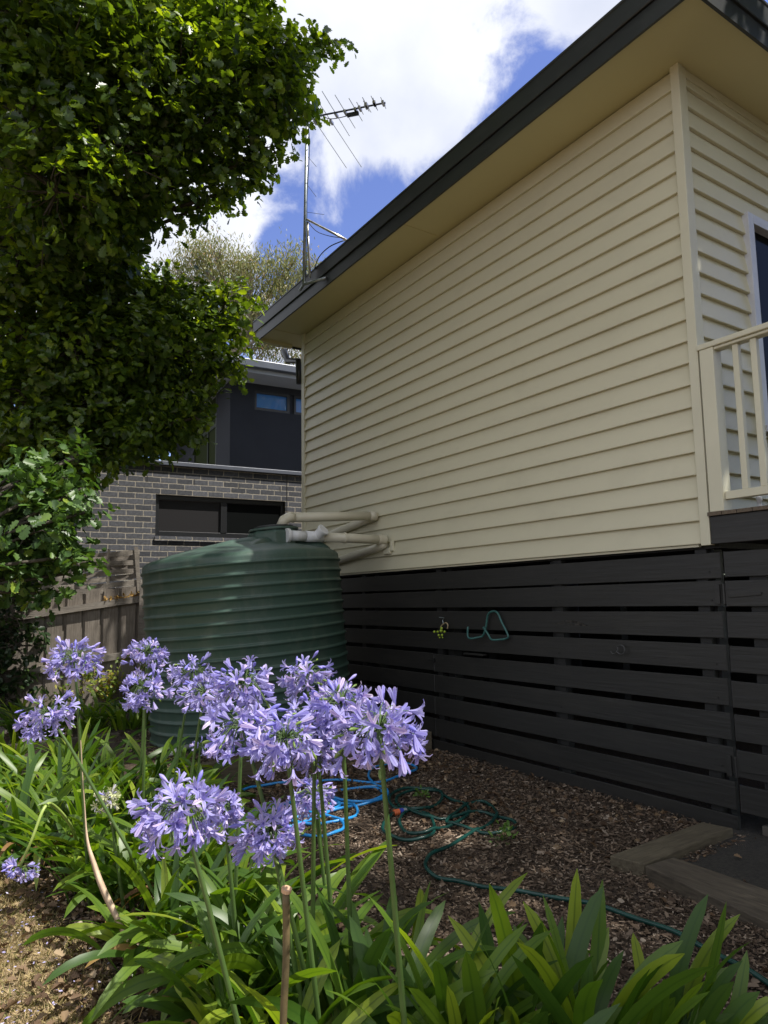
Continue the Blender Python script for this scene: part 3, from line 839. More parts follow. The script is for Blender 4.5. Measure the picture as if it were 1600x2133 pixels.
def pipes():
    y0 = IP[1]-.0
    p = thing('inlet_pipe', 'lower rainwater pipe, white where it enters the tank and cream near the wall', 'pipe', (3.4, y0, IP[2]))
    r = .047
    zA = IP[2]; zB = onX(812, 1125, WX)[2]
    xA = IP[0]+.03
    zl = lambda x: zA+(zB-zA)*(x-xA)/(3.93-xA)
    xm = 3.14
    MB().tube([(xA+.0, y0, zl(xA)), (xA+.03, y0, zl(xA))], r+.022, 24).build('flange', M_pvc, p, smooth=False, bevel=.003)
    MB().tube([(xA+.031, y0, zl(xA)), (xm-.12, y0, zl(xm-.12))], r+.003, 24).build('white_elbow', M_pvc, p, smooth=True)
    MB().tube([(xm-.119, y0, zl(xm-.12)), (xm+.06, y0, zl(xm+.06))], r+.006, 24).build('white_tee', M_pvc, p, smooth=True)
    cc = np.array([xm, y0, zl(xm)]); dd = np.array([.35, -.72, .6]); dd /= np.linalg.norm(dd)
    MB().tube([cc+dd*.02, cc+dd*.085], r+.004, 24).build('inspection_branch', M_pvc, p, smooth=False)
    MB().tube([cc+dd*.086, cc+dd*.112], r+.013, 28).build('inspection_cap', M_pvc, p, bevel=.004)
    MB().tube([(xm+.061, y0, zl(xm+.06)), (3.93, y0, zB)], r, 24).build('cream_length', M_pvcc, p, smooth=True)
    MB().tube([(3.44, y0, zl(3.44)), (3.465, y0, zl(3.465))], r+.008, 24).build('joint_ring', M_pvcc, p, bevel=.002)
    MB().tube([(3.84, y0, zl(3.84)), (3.935, y0, zB)], r+.006, 24).build('elbow', M_pvcc, p, bevel=.008)
    # run along the wall towards the far corner
    MB().tube([(3.915, y0-.02, zB-.045), (3.92, 6.1, zB-.075), (3.93, 7.75, zB-.24)], .042, 20).build('wall_run', M_pvcc, p, smooth=True)
    br = MB(); br.box(3.945, 3.985, 5.90, 6.02, zB-.145, zB-.085).box(3.95, 3.985, 5.86, 5.90, zB-.12, zB-.02); br.build('bracket', M_creamtrim, p, bevel=.003)
    q = thing('overflow_pipe', 'upper cream rainwater pipe from the wall to the tank lid, bent down at its end', 'pipe', (3.4, 6.15, 2.2))
    y1 = 6.16; a = onY(608, 1078, y1); b = onX(792, 1072, WX-.07)
    MB().tube([a, (3.91, y1, b[2])], .047, 24).build('pipe_length', M_pvcc, q, smooth=True)
    MB().tube([a+np.array([.02, 0, 0]), a+np.array([-.03, 0, 0]), a+np.array([-.085, .0, -.03]), a+np.array([-.115, .0, -.09])], [.052, .052, .050, .048], 20).build('elbow', M_pvcc, q, smooth=True)
    MB().tube([(3.87, y1, b[2]), (3.93, y1, b[2]), (3.955, y1+.03, b[2]), (3.955, y1+.10, b[2]-.005)], .052, 20).build('wall_elbow', M_pvcc, q, smooth=True)
    MB().tube([(3.93, y1+.08, b[2]-.012), (3.935, 7.80, b[2]-.20)], .044, 20).build('wall_run', M_pvcc, q, smooth=True)


pipes()


# ------------------------------------------------------------------ timber edging, pavers
def sleepers():
    a = gz(895, 1541, .15); b = gz(460, 1572, .15)
    o = MB().obox(((3.98+1.25)/2, 5.335, .06), (1, 0, 0), (0, 1, 0), (0, 0, 1), (3.98-1.25)/2, .04, .09).build('sleeper_edge', M_sleeper, None, bevel=.006)
    tag(o, 'long timber sleeper edging in front of the green tank', 'sleeper')
    o = MB().box(-1.2, 1.6, 7.0, 7.08, -.05, .16).build('garden_edge', M_sleeper2, None, bevel=.006)
    tag(o, 'shaded timber edging board at the back bed left of the tank', 'sleeper')
    tag(mesh_obj('raised_soil', [(1.25, 5.37, .13), (4.0, 5.37, .13), (4.0, 8.0, .13), (1.25, 8.0, .13)], [(0, 1, 2, 3)], M_soil), kind='structure')
    MBp = MB()
    q = [gz(1270, 1782, .05), gz(1342, 1800, .05), gz(1527, 1725, .05), gz(1462, 1712, .05)]
    o = MB().quadprism([q[0], q[1], q[2], q[3]], .10).build('timber_sleeper', M_sleeper, None, bevel=.005)
    tag(o, 'short ribbed sleeper running from the slat screen, end of the paving edge', 'sleeper')
    q = [gz(1343, 1803, .046), gz(1700, 1968, .046), gz(1700, 1888, .046), gz(1403, 1785, .046)]
    o = MB().quadprism(q, .10).build('timber_sleeper', M_sleeper2, None, bevel=.005)
    tag(o, 'cracked brown sleeper running out of frame at lower right', 'sleeper')
    q = [gz(1400, 1790, .0), gz(1800, 1990, .0), gz(2200, 1800, .0), gz(1560, 1690, .0)]
    sheet('paving', [(p[0], p[1]) for p in q], .004, M_paver)
    m = MB()
    for (ax, ay) in ((1520, 1745), (1545, 1752), (1590, 1765)):
        pass
    p = gz(1512, 1740, .03)
    o = MB().box(4.03, 4.09, 2.18, 2.28, -.02, .055).build('paver_block', plain('pale_block', (.10, .09, .075), None, 12, .9, bs=.4), None, bevel=.008)
    tag(o, 'small pale block lying in the dark under the gate', 'block')


sleepers()


# ------------------------------------------------------------------ things on the ground and on the screen
def hose(name, pix, rad, mat, label, cat, k=8, lift=None, top=True):
    P = np.array([gz(x, y, rad+.004) for x, y in pix])
    Q = spline(P, k)
    # where loops cross, ride over each other
    n = len(Q); z = np.full(n, rad+.006)
    for i in range(n):
        for j in range(0, i-6):
            d = np.hypot(*(Q[i][:2]-Q[j][:2]))
            if d < rad*2.6: z[i] = max(z[i], min(z[j]+rad*1.9*(1-d/(rad*3.2)), .10))
    zz = np.convolve(np.pad(z, 3, mode='edge'), np.ones(7)/7, 'valid')
    Q[:, 2] = np.maximum(z*.35+zz*.65, rad+.004)+.004*np.sin(np.arange(n)*.37)
    t = thing(name, label, cat, (Q[0][0], Q[0][1], 0))
    MB().tube(Q, rad, 10).build('tube', mat, t, smooth=True)
    return t, Q


t, Q = hose('blue_hose', [(500, 1650), (525, 1640), (560, 1634), (610, 1630), (660, 1627), (720, 1626), (790, 1629), (845, 1612), (868, 1600), (850, 1592), (820, 1591),
                   (790, 1597), (772, 1603), (768, 1618), (778, 1632), (800, 1641), (808, 1652), (798, 1664), (770, 1672), (730, 1680), (690, 1690), (640, 1700), (600, 1705), (560, 1700), (560, 1685), (600, 1672),
                   (660, 1664), (700, 1668), (708, 1678), (690, 1690), (650, 1708), (600, 1722), (560, 1716), (570, 1697), (620, 1684), (680, 1676), (730, 1676), (745, 1690), (735, 1702), (700, 1712), (640, 1716), (600, 1708), (600, 1690),
                   (650, 1655), (710, 1645), (770, 1641), (795, 1647), (800, 1660), (770, 1668), (710, 1668), (650, 1660), (620, 1668), (640, 1690), (690, 1702), (715, 1716), (712, 1728), (690, 1738), (660, 1742), (620, 1740)],
      .0095, M_blue, 'bright blue garden hose lying in loose coils on the mulch', 'hose')
t2, Q2 = hose('pale_hose_end', [(620, 1658), (670, 1650), (730, 1643), (785, 1638)], .008, plain('pale_blue_hose', (.25, .42, .6), None, 9, .4), 'pale blue length of hose resting across the blue coils', 'hose')
gp = [(822, 1693), (800, 1715), (800, 1732), (825, 1746), (860, 1749), (895, 1742), (905, 1725), (895, 1700), (870, 1690), (850, 1690), (835, 1700), (832, 1715), (845, 1732), (880, 1736), (910, 1728),
      (950, 1715), (975, 1697), (975, 1680), (960, 1672), (930, 1660), (905, 1645), (870, 1641), (835, 1645), (815, 1655), (812, 1672), (830, 1684), (870, 1686), (905, 1678), (922, 1662), (912, 1650),
      (880, 1645), (845, 1650), (828, 1660), (828, 1675), (850, 1688), (900, 1705), (940, 1703), (1000, 1692), (1040, 1702), (1070, 1712), (1073, 1722), (1055, 1732), (1010, 1735), (960, 1722), (930, 1712),
      (950, 1695), (970, 1678), (1000, 1670), (1025, 1680), (1036, 1698), (1020, 1716), (990, 1732), (950, 1755), (915, 1771), (893, 1785), (886, 1800), (893, 1816), (920, 1830), (960, 1839), (1010, 1847),
      (1070, 1857), (1150, 1868), (1230, 1884), (1310, 1907), (1390, 1937), (1460, 1970), (1530, 2008), (1600, 2048), (1680, 2100)]
t3, Q3 = hose('green_hose', gp, .0105, M_green, 'dark green garden hose coiled beside the blue one and trailing to the lower right', 'hose')
a = gz(822, 1693, .02); b = gz(862, 1683, .03); d = (b-a)/np.linalg.norm(b-a)
MB().tube([a-d*.005, a+d*.035], .019, 16).build('orange_collar', M_orange, t3, bevel=.003)
MB().tube([a+d*.036, a+d*.062], .018, 16).build('blue_collar', M_cblue, t3, bevel=.003)
MB().tube([a+d*.063, a+d*.085], .014, 16).build('grey_sleeve', M_cgrey, t3, bevel=.002)


M_slatm = plain('dull_zinc', (.10, .10, .10), (.06, .06, .06), 20, .5, .5)


def screen_bits():
    X = WX-.03
    P = [onX(x, y, X-.0) for x, y in ((984, 1305), (985, 1328), (1004, 1326), (1012, 1308), (1016, 1282), (1024, 1274), (1036, 1276), (1045, 1296), (1058, 1322), (1055, 1330), (1036, 1332), (1029, 1322), (1018, 1306))]
    Q = spline(P, 3)
    Q[:6, 0] -= .05; Q[-8:, 0] -= .06
    o = MB().tube(Q, .0085, 8).build('hose_hanger', M_hang, None, smooth=True)
    tag(o, 'bent teal metal hose hanger hooked on the black slats', 'hanger')
    P = [onX(x, y, X) for x, y in ((1272, 1356), (1276, 1362), (1284, 1360), (1287, 1354), (1286, 1347), (1292, 1344), (1299, 1347), (1301, 1355), (1298, 1362), (1290, 1362), (1284, 1356))]
    o = MB().tube(spline(P, 3), .0045, 6).build('wall_hook', M_slatm, None, smooth=True)
    tag(o, 'small curled grey metal hook on the black slats', 'hook')
    c = onX(918, 1312, X)
    t = thing('hanging_ornament', 'small hanging ornament of lime green beads on the black slats', 'ornament', c)
    for (x, y, r) in ((905, 1316, .012), (912, 1316, .012), (919, 1314, .016), (926, 1316, .012), (920, 1309, .014), (914, 1323, .012), (921, 1323, .012), (916, 1328, .008), (922, 1328, .008)):
        p = onX(x, y, X-.01*random.random())
        V, F = lathe([(r*math.sin(a)+1e-5, p[2]-r*math.cos(a)) for a in np.linspace(0, math.pi, 9)], p[0], p[1], 14)
        mesh_obj('bead', V, F, M_lime, t, smooth=True)
    P = [onX(x, y, X) for x, y in ((918, 1306), (922, 1301), (929, 1297), (933, 1302), (932, 1310))]
    MB().tube(spline(P, 4), .006, 6).build('wire_loop', plain('tan_wire', (.36, .28, .16), None, 9, .5), t, smooth=True)
    P = [onX(x, y, X) for x, y in ((915, 1286), (925, 1287), (922, 1292), (924, 1300))]
    MB().tube(P, .004, 6).build('hook', M_galv, t)
    p = onX(1010, 1365, WX)
    o = MB().box(WX-.03, WX+.02, p[1]-.0, p[1]+.25, p[2]-.004, p[2]+.010).build('timber_offcut', M_slat, None, bevel=.002)
    tag(o, 'thin offcut wedged in the gap below the teal hanger', 'offcut')


screen_bits()


# ------------------------------------------------------------------ antenna
def antenna():
    z = 7.12
    A = lambda x, y: gz(x, y, z)
    m = thing('roof_antenna', 'tall television antenna on a braced steel mast at the roof edge', 'antenna', (3.4, 7.0, 4.95))
    top = A(641, 240); foot = onX(633, 590, 3.40)
    foot = np.array([top[0]-.06, top[1]+.02, 4.93]) if True else foot
    f2 = onX(633, 592, 3.40)
    foot = f2
    top2 = np.array([onX(640, 238, 3.40)[0], onX(640, 238, 3.40)[1], onX(640, 238, 3.40)[2]])
    MB().tube([foot, top2], .018, 12).build('mast', M_galv, m, smooth=True)
    z = top2[2]-.04
    A = lambda x, y: gz(x, y, z)
    b0 = A(640, 246); b1 = A(803, 214); d = (b1-b0)/np.linalg.norm(b1-b0)
    MB().tube([b0-d*.05, b1], .0125, 4).build('boom', M_boom, m)
    el = [((577, 135), (722, 350)), ((614, 138), (753, 348)), ((671, 190), (728, 283)), ((698, 198), (740, 267)), ((727, 205), (755, 252)), ((743, 213), (757, 238)),
          ((755, 203), (773, 234)), ((757, 210), (769, 232)), ((773, 200), (787, 230)), ((777, 204), (784, 226)), ((793, 203), (804, 226))]
    for p, q in el:
        a, b = A(*p), A(*q)
        e = MB().tube([a, b], .0045, 6).build('element', M_alu, m)
        c = (a+b)/2; k = (b-a)/np.linalg.norm(b-a)
        MB().obox(c-np.array([0, 0, .004]), k, np.cross(k, (0, 0, 1)), (0, 0, 1), .035, .014, .014).build('insulator', M_alu, e)
    MB().obox(A(735, 232)-np.array([0, 0, .035]), d, np.cross(d, (0, 0, 1)), (0, 0, 1), .07, .018, .018).build('balun_box', M_cable, m, bevel=.004)
    MB().obox(top2-np.array([0, 0, .05]), d, np.cross(d, (0, 0, 1)), (0, 0, 1), .04, .03, .03).build('mast_clamp', M_galv, m, bevel=.004)
    c = A(735, 232)
    MB().tube(spline([c+np.array([0, 0, -.04]), b0*.5+c*.5+np.array([0, 0, -.05]), b0*.8+c*.2+np.array([0, 0, .06]), top2+np.array([.02, 0, -.03]), top2+np.array([.028, 0, -.4]), foot*.5+top2*.5+np.array([.02, 0, 0]), foot*.8+top2*.2+np.array([.03, 0, 0]),
              foot*.95+top2*.05+np.array([.025, 0, 0])], 6), .0045, 6).build('cable', M_cable, m, smooth=True)
    j = onX(639, 457, 3.40)
    e1 = onX(722, 500, 3.62); e1[2] = max(e1[2], 5.05)
    MB().tube([j, e1], .013, 10).build('brace', M_alu, m, smooth=True)
    e2 = onX(646, 578, 3.47)
    MB().tube([j+np.array([.01, 0, -.03]), e2], .013, 10).build('brace', M_alu, m, smooth=True)
    MB().tube([foot+np.array([0, .10, -.03]), foot+np.array([0, .0, .0]), foot+np.array([.12, -.30, -.02])], .016, 10).build('base_clamp', M_galv, m, smooth=True)
    MB().tube(spline([onX(655, 560, 3.5), onX(665, 535, 3.5), onX(685, 515, 3.5), onX(708, 504, 3.55), onX(722, 500, 3.62)], 5), .006, 6).build('cable', M_cable, m, smooth=True)
    MB().tube(spline([onX(641, 462, 3.40), onX(660, 482, 3.42), onX(688, 492, 3.45), onX(718, 496, 3.55)], 5), .004, 6).build('cable', M_cable, m, smooth=True)
    for y0, x1, y1 in ((325, 659, 347), (385, 659, 410), (442, 675, 447)):
        MB().tube([onX(640, y0, 3.40), onX(x1, y1, 3.40)], .0025, 5).build('cable_tie', M_cable, m)


antenna()


# ------------------------------------------------------------------ the brick neighbour and the fence
def neighbour():
    p0, p1 = np.array([2.183, 10.568]), np.array([5.236, 10.32])
    d = (p1-p0)/np.linalg.norm(p1-p0); ang = math.atan2(d[1], d[0])
    h = thing('brick_house', 'dark brick house with a rendered charcoal upper storey behind the fence', 'house', (p0[0], p0[1], 0), rotz=ang)
    nrm = np.array([d[1], -d[0]])
    def loc(x, y, z): return (x, y, z)
    def wall(name, boxes, mat, bevel=0, parent=None):
        b = MB()
        for q in boxes: b.box(*q)
        me = mesh_obj(name, b.V, b.F, mat, parent or h, world=False, bevel=bevel)
        return me
    # local frame: x along the wall, y into the house, z up
    def lx(px, py):  # where a pixel meets the wall plane, in local x and z
        r = rayv(px, py); o = ORG
        n3 = np.array([nrm[0], nrm[1], 0]); t = ((np.array([p0[0], p0[1], 0])-o)@n3)/(r@n3)
        q = o+r*t; return (q[0]-p0[0])*d[0]+(q[1]-p0[1])*d[1], q[2]
    wx0, wz1 = lx(325, 1029); wx1, _ = lx(595, 1047); _, wz0 = lx(325, 1116)
    top = 3.45
    wall('brick_wall', [(-.42, wx0, 0, .24, -.2, top), (wx1, 8, 0, .24, -.2, top), (wx0, wx1, 0, .24, -.2, wz0), (wx0, wx1, 0, .24, wz1, top)], M_brick)
    wall('brick_wing', [(-.42, -.18, .241, 6, -.2, top), (-5.0, -.4201, 1.6, 1.84, -.2, top)], M_brick)
    c = plain('parapet_cap', (.11, .12, .15), (.09, .1, .125), 3, .4, .1)
    wall('parapet_cap', [(-.47, 8.05, -.06, .30, top+.001, top+.065)], c, .006)
    # control joint and weep holes
    ex, _ = lx(597, 1040)
    wall('control_joint', [(ex, ex+.012, -.003, .01, .2, top-.01)], M_cable)
    for px, py in ((306, 997), (404, 1004), (497, 1012), (583, 1019)):
        a, b = lx(px, py); wall('weep_hole', [(a, a+.010, -.003, .01, b-.045, b+.045)], M_cable)
    # window
    fr = wall('window', [(wx0, wx0+.06, .06, .13, wz0, wz1), (wx1-.06, wx1, .06, .13, wz0, wz1), (wx0+.06, wx1-.06, .06, .13, wz1-.07, wz1), (wx0+.06, wx1-.06, .06, .13, wz0, wz0+.08),
                         (wx0+1.0, wx0+1.10, .055, .13, wz0+.08, wz1-.07)], M_frame, .004)
    wall('flyscreen', [(wx0+.061, wx0+.999, .09, .095, wz0+.081, wz1-.071)], M_screen, parent=fr)
    wall('pane', [(wx0+1.101, wx1-.061, .09, .10, wz0+.081, wz1-.071)], M_glass, parent=fr)
    wall('sill', [(wx0-.01, wx1+.01, -.03, .05, wz0-.075, wz0-.012)], M_brick, parent=fr)
    # upper storey
    q = at(480, 792, 12.45)-np.array([p0[0], p0[1], 0]); ux = q[0]*d[0]+q[1]*d[1]; uy = q[0]*-d[1]+q[1]*d[0]
    zt = q[2]
    def ul(px, py):
        pp = np.array([p0[0], p0[1]])+np.array([-d[1], d[0]])*uy
        r = rayv(px, py); n3 = np.array([nrm[0], nrm[1], 0]); t = ((np.array([pp[0], pp[1], 0])-ORG)@n3)/(r@n3)
        g = ORG+r*t; return (g[0]-p0[0])*d[0]+(g[1]-p0[1])*d[1], g[2]
    a0, za = ul(531, 814); a1, zb = ul(604, 862)
    a0, za = ul(531, 812); _, zb = ul(531, 853); a1 = ul(604, 840)[0]; a2 = ul(613, 840)[0]
    wl = 3.1
    wall('upper_wall', [(ux, a0, uy, uy+.25, top-.3, zt), (a0, ux+wl*2, uy, uy+.25, top-.3, zb), (a0, ux+wl*2, uy, uy+.25, za, zt), (a1, a2, uy+.03, uy+.22, zb, za), (a2+1.0, ux+wl*2, uy, uy+.25, zb, za),
                        (ux, ux+.20, uy+.2501, uy+.9, top-.3, zt)], M_render)
    uw = wall('upper_window', [(a0, a0+.04, uy+.01, uy+.08, zb, za), (a1-.05, a1+.0, uy+.01, uy+.08, zb, za), (a0+.04, a1-.05, uy+.01, uy+.08, za-.05, za), (a0+.04, a1-.05, uy+.01, uy+.08, zb, zb+.05)], M_frame)
    wall('pane', [(a0+.041, a1-.051, uy+.04, uy+.05, zb+.051, za-.051)], M_glassb, parent=uw)
    uw = wall('upper_window', [(a2, a2+.04, uy+.01, uy+.08, zb, za), (a2+.96, a2+1.0, uy+.01, uy+.08, zb, za), (a2+.04, a2+.96, uy+.01, uy+.08, za-.05, za), (a2+.04, a2+.96, uy+.01, uy+.08, zb, zb+.05)], M_frame)
    wall('pane', [(a2+.041, a2+.959, uy+.04, uy+.05, zb+.051, za-.051)], M_glassb, parent=uw)
    # glazed return wall on the left
    gl = wall('corner_window', [(ux, ux+.06, uy+.901, uy+.97, top-.3, zt), (ux, ux+.06, uy+1.5, uy+1.57, top-.3, zt), (ux, ux+.06, uy+2.6, uy+2.67, top-.3, zt), (ux+.005, ux+.055, uy+.971, uy+2.6, zt-.62, zt-.55)], M_frame)
    wall('pane', [(ux+.02, ux+.03, uy+.972, uy+2.6, top-.3, zt-.621), (ux+.02, ux+.03, uy+.972, uy+2.6, zt-.549, zt-.02)], M_glassc, parent=gl)
    wall('upper_return', [(ux, ux+.2, uy+2.671, uy+5, top-.3, zt)], M_render)
    # eaves
    ov = .58
    wall('eave_soffit', [(ux-ov, ux+7, uy-ov, uy+6, zt+.001, zt+.03)], M_white)
    wall('eave_fascia', [(ux-ov-.02, ux-ov-.001, uy-ov-.02, uy+6, zt-.01, zt+.15), (ux-ov-.001, ux+7, uy-ov-.02, uy-ov-.001, zt-.01, zt+.10)], M_white)
    wall('gutter', [(ux-ov-.02, ux+7, uy-ov-.12, uy-ov-.021, zt+.06, zt+.20)], M_cap, .015)
    b = MB(); b.add([(ux-ov-.02, uy-ov-.1, zt+.205), (ux+7, uy-ov-.1, zt+.205), (ux+7, uy+3, zt+.75), (ux-ov-.02, uy+3, zt+.75), (ux-ov-.02, uy+6, zt+.2), (ux+7, uy+6, zt+.2)],
                    [(0, 1, 2, 3), (3, 2, 5, 4), (0, 3, 4)])
    mesh_obj('roof', b.V, b.F, plain('pale_roof_metal', (.55, .57, .6), None, 4, .45, .2), h, world=False)
    wall('lower_roof', [(-.17, 7.9, .31, 6, top-.35, top-.3)], M_roof)


neighbour()


def fence():
    P0 = np.array([1.0, 8.867]); P1 = np.array([2.188, 8.543])
    L = np.linalg.norm(P1-P0); d = (P1-P0)/L; n = np.array([d[1], -d[0]])   # n faces the camera
    ang = math.atan2(d[1], d[0])
    slope = (1.47-1.295)/L
    f = thing('paling_fence', 'weathered grey timber paling fence with two rails behind the flower bed', 'fence', (P1[0], P1[1], 0), rotz=ang)
    def local(name, b, mat, bevel=0): return mesh_obj(name, b.V, b.F, mat, f, world=False, bevel=bevel)
    s = -6.0; k = 0
    pal = []
    while s < .62:
        top = 1.625+slope*s+random.uniform(-.025, .02)
        y = 0.0 if k % 2 else .024
        b = MB(); lean = random.uniform(-.006, .006); w_ = .150 if k % 2 == 0 else .156
        x0 = s+random.uniform(-.006, .006)-(.0 if k % 2 == 0 else .028)
        b.add([(x0, y, -.1), (x0+w_, y, -.1), (x0+w_, y+.013, -.1), (x0, y+.013, -.1), (x0+lean, y, top), (x0+w_+lean, y, top), (x0+w_+lean, y+.013, top), (x0+lean, y+.013, top)],
              [(0, 3, 2, 1), (4, 5, 6, 7), (0, 1, 5, 4), (1, 2, 6, 5), (2, 3, 7, 6), (3, 0, 4, 7)])
        local('paling', b, M_paling)
        s += .098; k += 1
    for zr in (1.47, .845, .25):
        b = MB()
        for (a0, a1) in ((-6, -.02), (.03, .6)):
            b.add([(a0, -.050, zr-.075+slope*a0), (a1, -.050, zr-.075+slope*a1), (a1, -.001, zr-.075+slope*a1), (a0, -.001, zr-.075+slope*a0),
                   (a0, -.050, zr+slope*a0), (a1, -.050, zr+slope*a1), (a1, -.001, zr+slope*a1), (a0, -.001, zr+slope*a0)],
                  [(0, 3, 2, 1), (4, 5, 6, 7), (0, 1, 5, 4), (1, 2, 6, 5), (2, 3, 7, 6), (3, 0, 4, 7)])
        local('rail', b, M_rail)
    b = MB(); b.box(-.05, .03, -.11, -.052, -.1, 1.62); local('post', b, M_rail, .004)
    b = MB(); b.box(-3.0, -2.92, -.11, -.052, -.1, 1.15); local('post', b, M_rail, .004)
    # woven screen leaning above the fence
    w_ = thing('woven_screen', 'grey woven timber lattice panel standing above the fence beside the tank', 'screen', (P1[0], P1[1], 1.6), rotz=ang)
    z0, z1, x0, x1 = -.06, .42, -1.15, -.06
    rows = 8
    for i in range(rows):
        V = []; nn = 24; zc = z0+(z1-z0)*(i+.5)/rows; hh = (z1-z0)/rows*.49
        tilt = random.uniform(-.012, .012)
        for j in range(nn+1):
            x = x0+(x1-x0)*j/nn; o = .030*math.sin((x-x0)*math.pi/.36+(i % 2)*math.pi)
            zz = zc+.010*math.sin(x*5+i)+tilt*(x-x0)+slope*x*.5
            V += [(x, .03+o, zz-hh), (x, .037+o, zz-hh), (x, .037+o, zz+hh), (x, .03+o, zz+hh)]
        F = []
        for j in range(nn):
            a = j*4; c = a+4
            F += [(a+k, c+k, c+(k+1) % 4, a+(k+1) % 4) for k in range(4)]
        F += [(3, 2, 1, 0), (nn*4, nn*4+1, nn*4+2, nn*4+3)]
        mesh_obj('woven_slat', V, F, M_rail, w_, world=False)
    b = MB()
    b.add([(-.075, .0, -.08), (-.03, .0, -.08), (-.03, .06, -.08), (-.075, .06, -.08), (-.125, .0, .45), (-.08, .0, .45), (-.08, .06, .45), (-.125, .06, .45)],
          [(0, 3, 2, 1), (4, 5, 6, 7), (0, 1, 5, 4), (1, 2, 6, 5), (2, 3, 7, 6), (3, 0, 4, 7)])
    mesh_obj('side_post', b.V, b.F, M_rail, w_, world=False)
    for x in (-.42, -.80):
        b = MB(); b.box(x, x+.03, .025, .045, -.06, .42); mesh_obj('upright', b.V, b.F, M_rail, w_, world=False)


fence()


# ------------------------------------------------------------------ foliage
OAKV, OAKF = oak_template(True)
OAKV2, OAKF2 = oak_template(False)


def sample_blobs(blobs, dens, leaf, per=8, squash=(1, 1, .85), inner=.3):
    """leaf clusters over blobs (centre, radius): positions and headings of every leaf"""
    TT, HH, NN, SS = [], [], [], []
    tips = []
    C = np.array([b[0] for b in blobs]); Rr = np.array([b[1] for b in blobs])
    for c, r in blobs:
        nc = max(3, int(4*math.pi*r*r*dens/per))
        u = unit(rng.normal(size=(nc, 3)))
        rad = r*np.where(rng.random(nc) < inner, rng.uniform(.35, .8, nc), rng.normal(.98, .13, nc))
        # lumpiness: low-frequency push per direction
        k = rng.normal(size=(5, 3))*3
        lump = 1+.24*np.sin(u@k.T+rng.random(5)*6).sum(1)/2
        p = np.array(c)+u*(rad*lump)[:, None]*np.array(squash)
        # drop clusters deep inside another blob
        dd = np.linalg.norm(p[:, None, :]-C[None], axis=2)/Rr[None]
        keep = dd.min(1) > .30+.35*rng.random(nc)
        p, u = p[keep], u[keep]; nc = len(p)
        tips.append(p)
        if nc == 0: continue
        P = np.repeat(p, per, 0); U = np.repeat(u, per, 0); n = len(P)
        cn = unit(np.array([0, 0, .7])+u*.5+rng.normal(size=(nc, 3))*.45); CN = np.repeat(cn, per, 0)
        ax = unit(u*.8+rng.normal(size=(nc, 3))*.7); AX = np.repeat(ax, per, 0)*rng.uniform(-.6, 1.9, (n, 1))
        h = rng.normal(size=(n, 3)); h -= CN*np.sum(h*CN, 1)[:, None]; h = unit(unit(h)+U*.25+AX*.25-CN*rng.uniform(-.1, .6, (n, 1)))
        nn = unit(CN+rng.normal(size=(n, 3))*.38); P = P+AX*leaf*1.05
        TT.append(P+h*leaf*.20*rng.random((n, 1))+rng.normal(size=(n, 3))*leaf*.22); HH.append(h); NN.append(nn)
        SS.append(leaf*rng.uniform(.55, 1.3, n)*np.repeat(rng.uniform(.8, 1.15, nc), per))
    return np.concatenate(TT), np.concatenate(HH), np.concatenate(NN), np.concatenate(SS), np.concatenate(tips)


def px_blobs(L, jitter=0.35):
    out = []
    for (x, y, D, rp) in L:
        out.append((at(x, y, D), rp*D/FPX))
    return out


def limbs(mb, root, blobs, r0, n=None):
    root = np.array(root, float)
    for c, r in blobs:
        c = np.array(c); L = np.linalg.norm(c-root)
        mid = root*.55+c*.45+np.array([random.gauss(0, .12), random.gauss(0, .12), .10*L*random.random()])
        mb.tube(spline([root, mid, c], 5), np.linspace(r0*min(1, .35+.12*L), .012, 11), 6, caps=False)


def twigs(mb, tips, blobs, frac=.10, r=.006):
    C = np.array([b[0] for b in blobs])
    sel = rng.choice(len(tips), int(len(tips)*frac), replace=False)
    for i in sel:
        p = tips[i]; c = C[np.argmin(np.linalg.norm(C-p, axis=1))]
        m = (p+c)/2+rng.normal(size=3)*.04
        mb.tube([c, m, p], [r*1.8, r*1.2, r*.5], 4, caps=False)


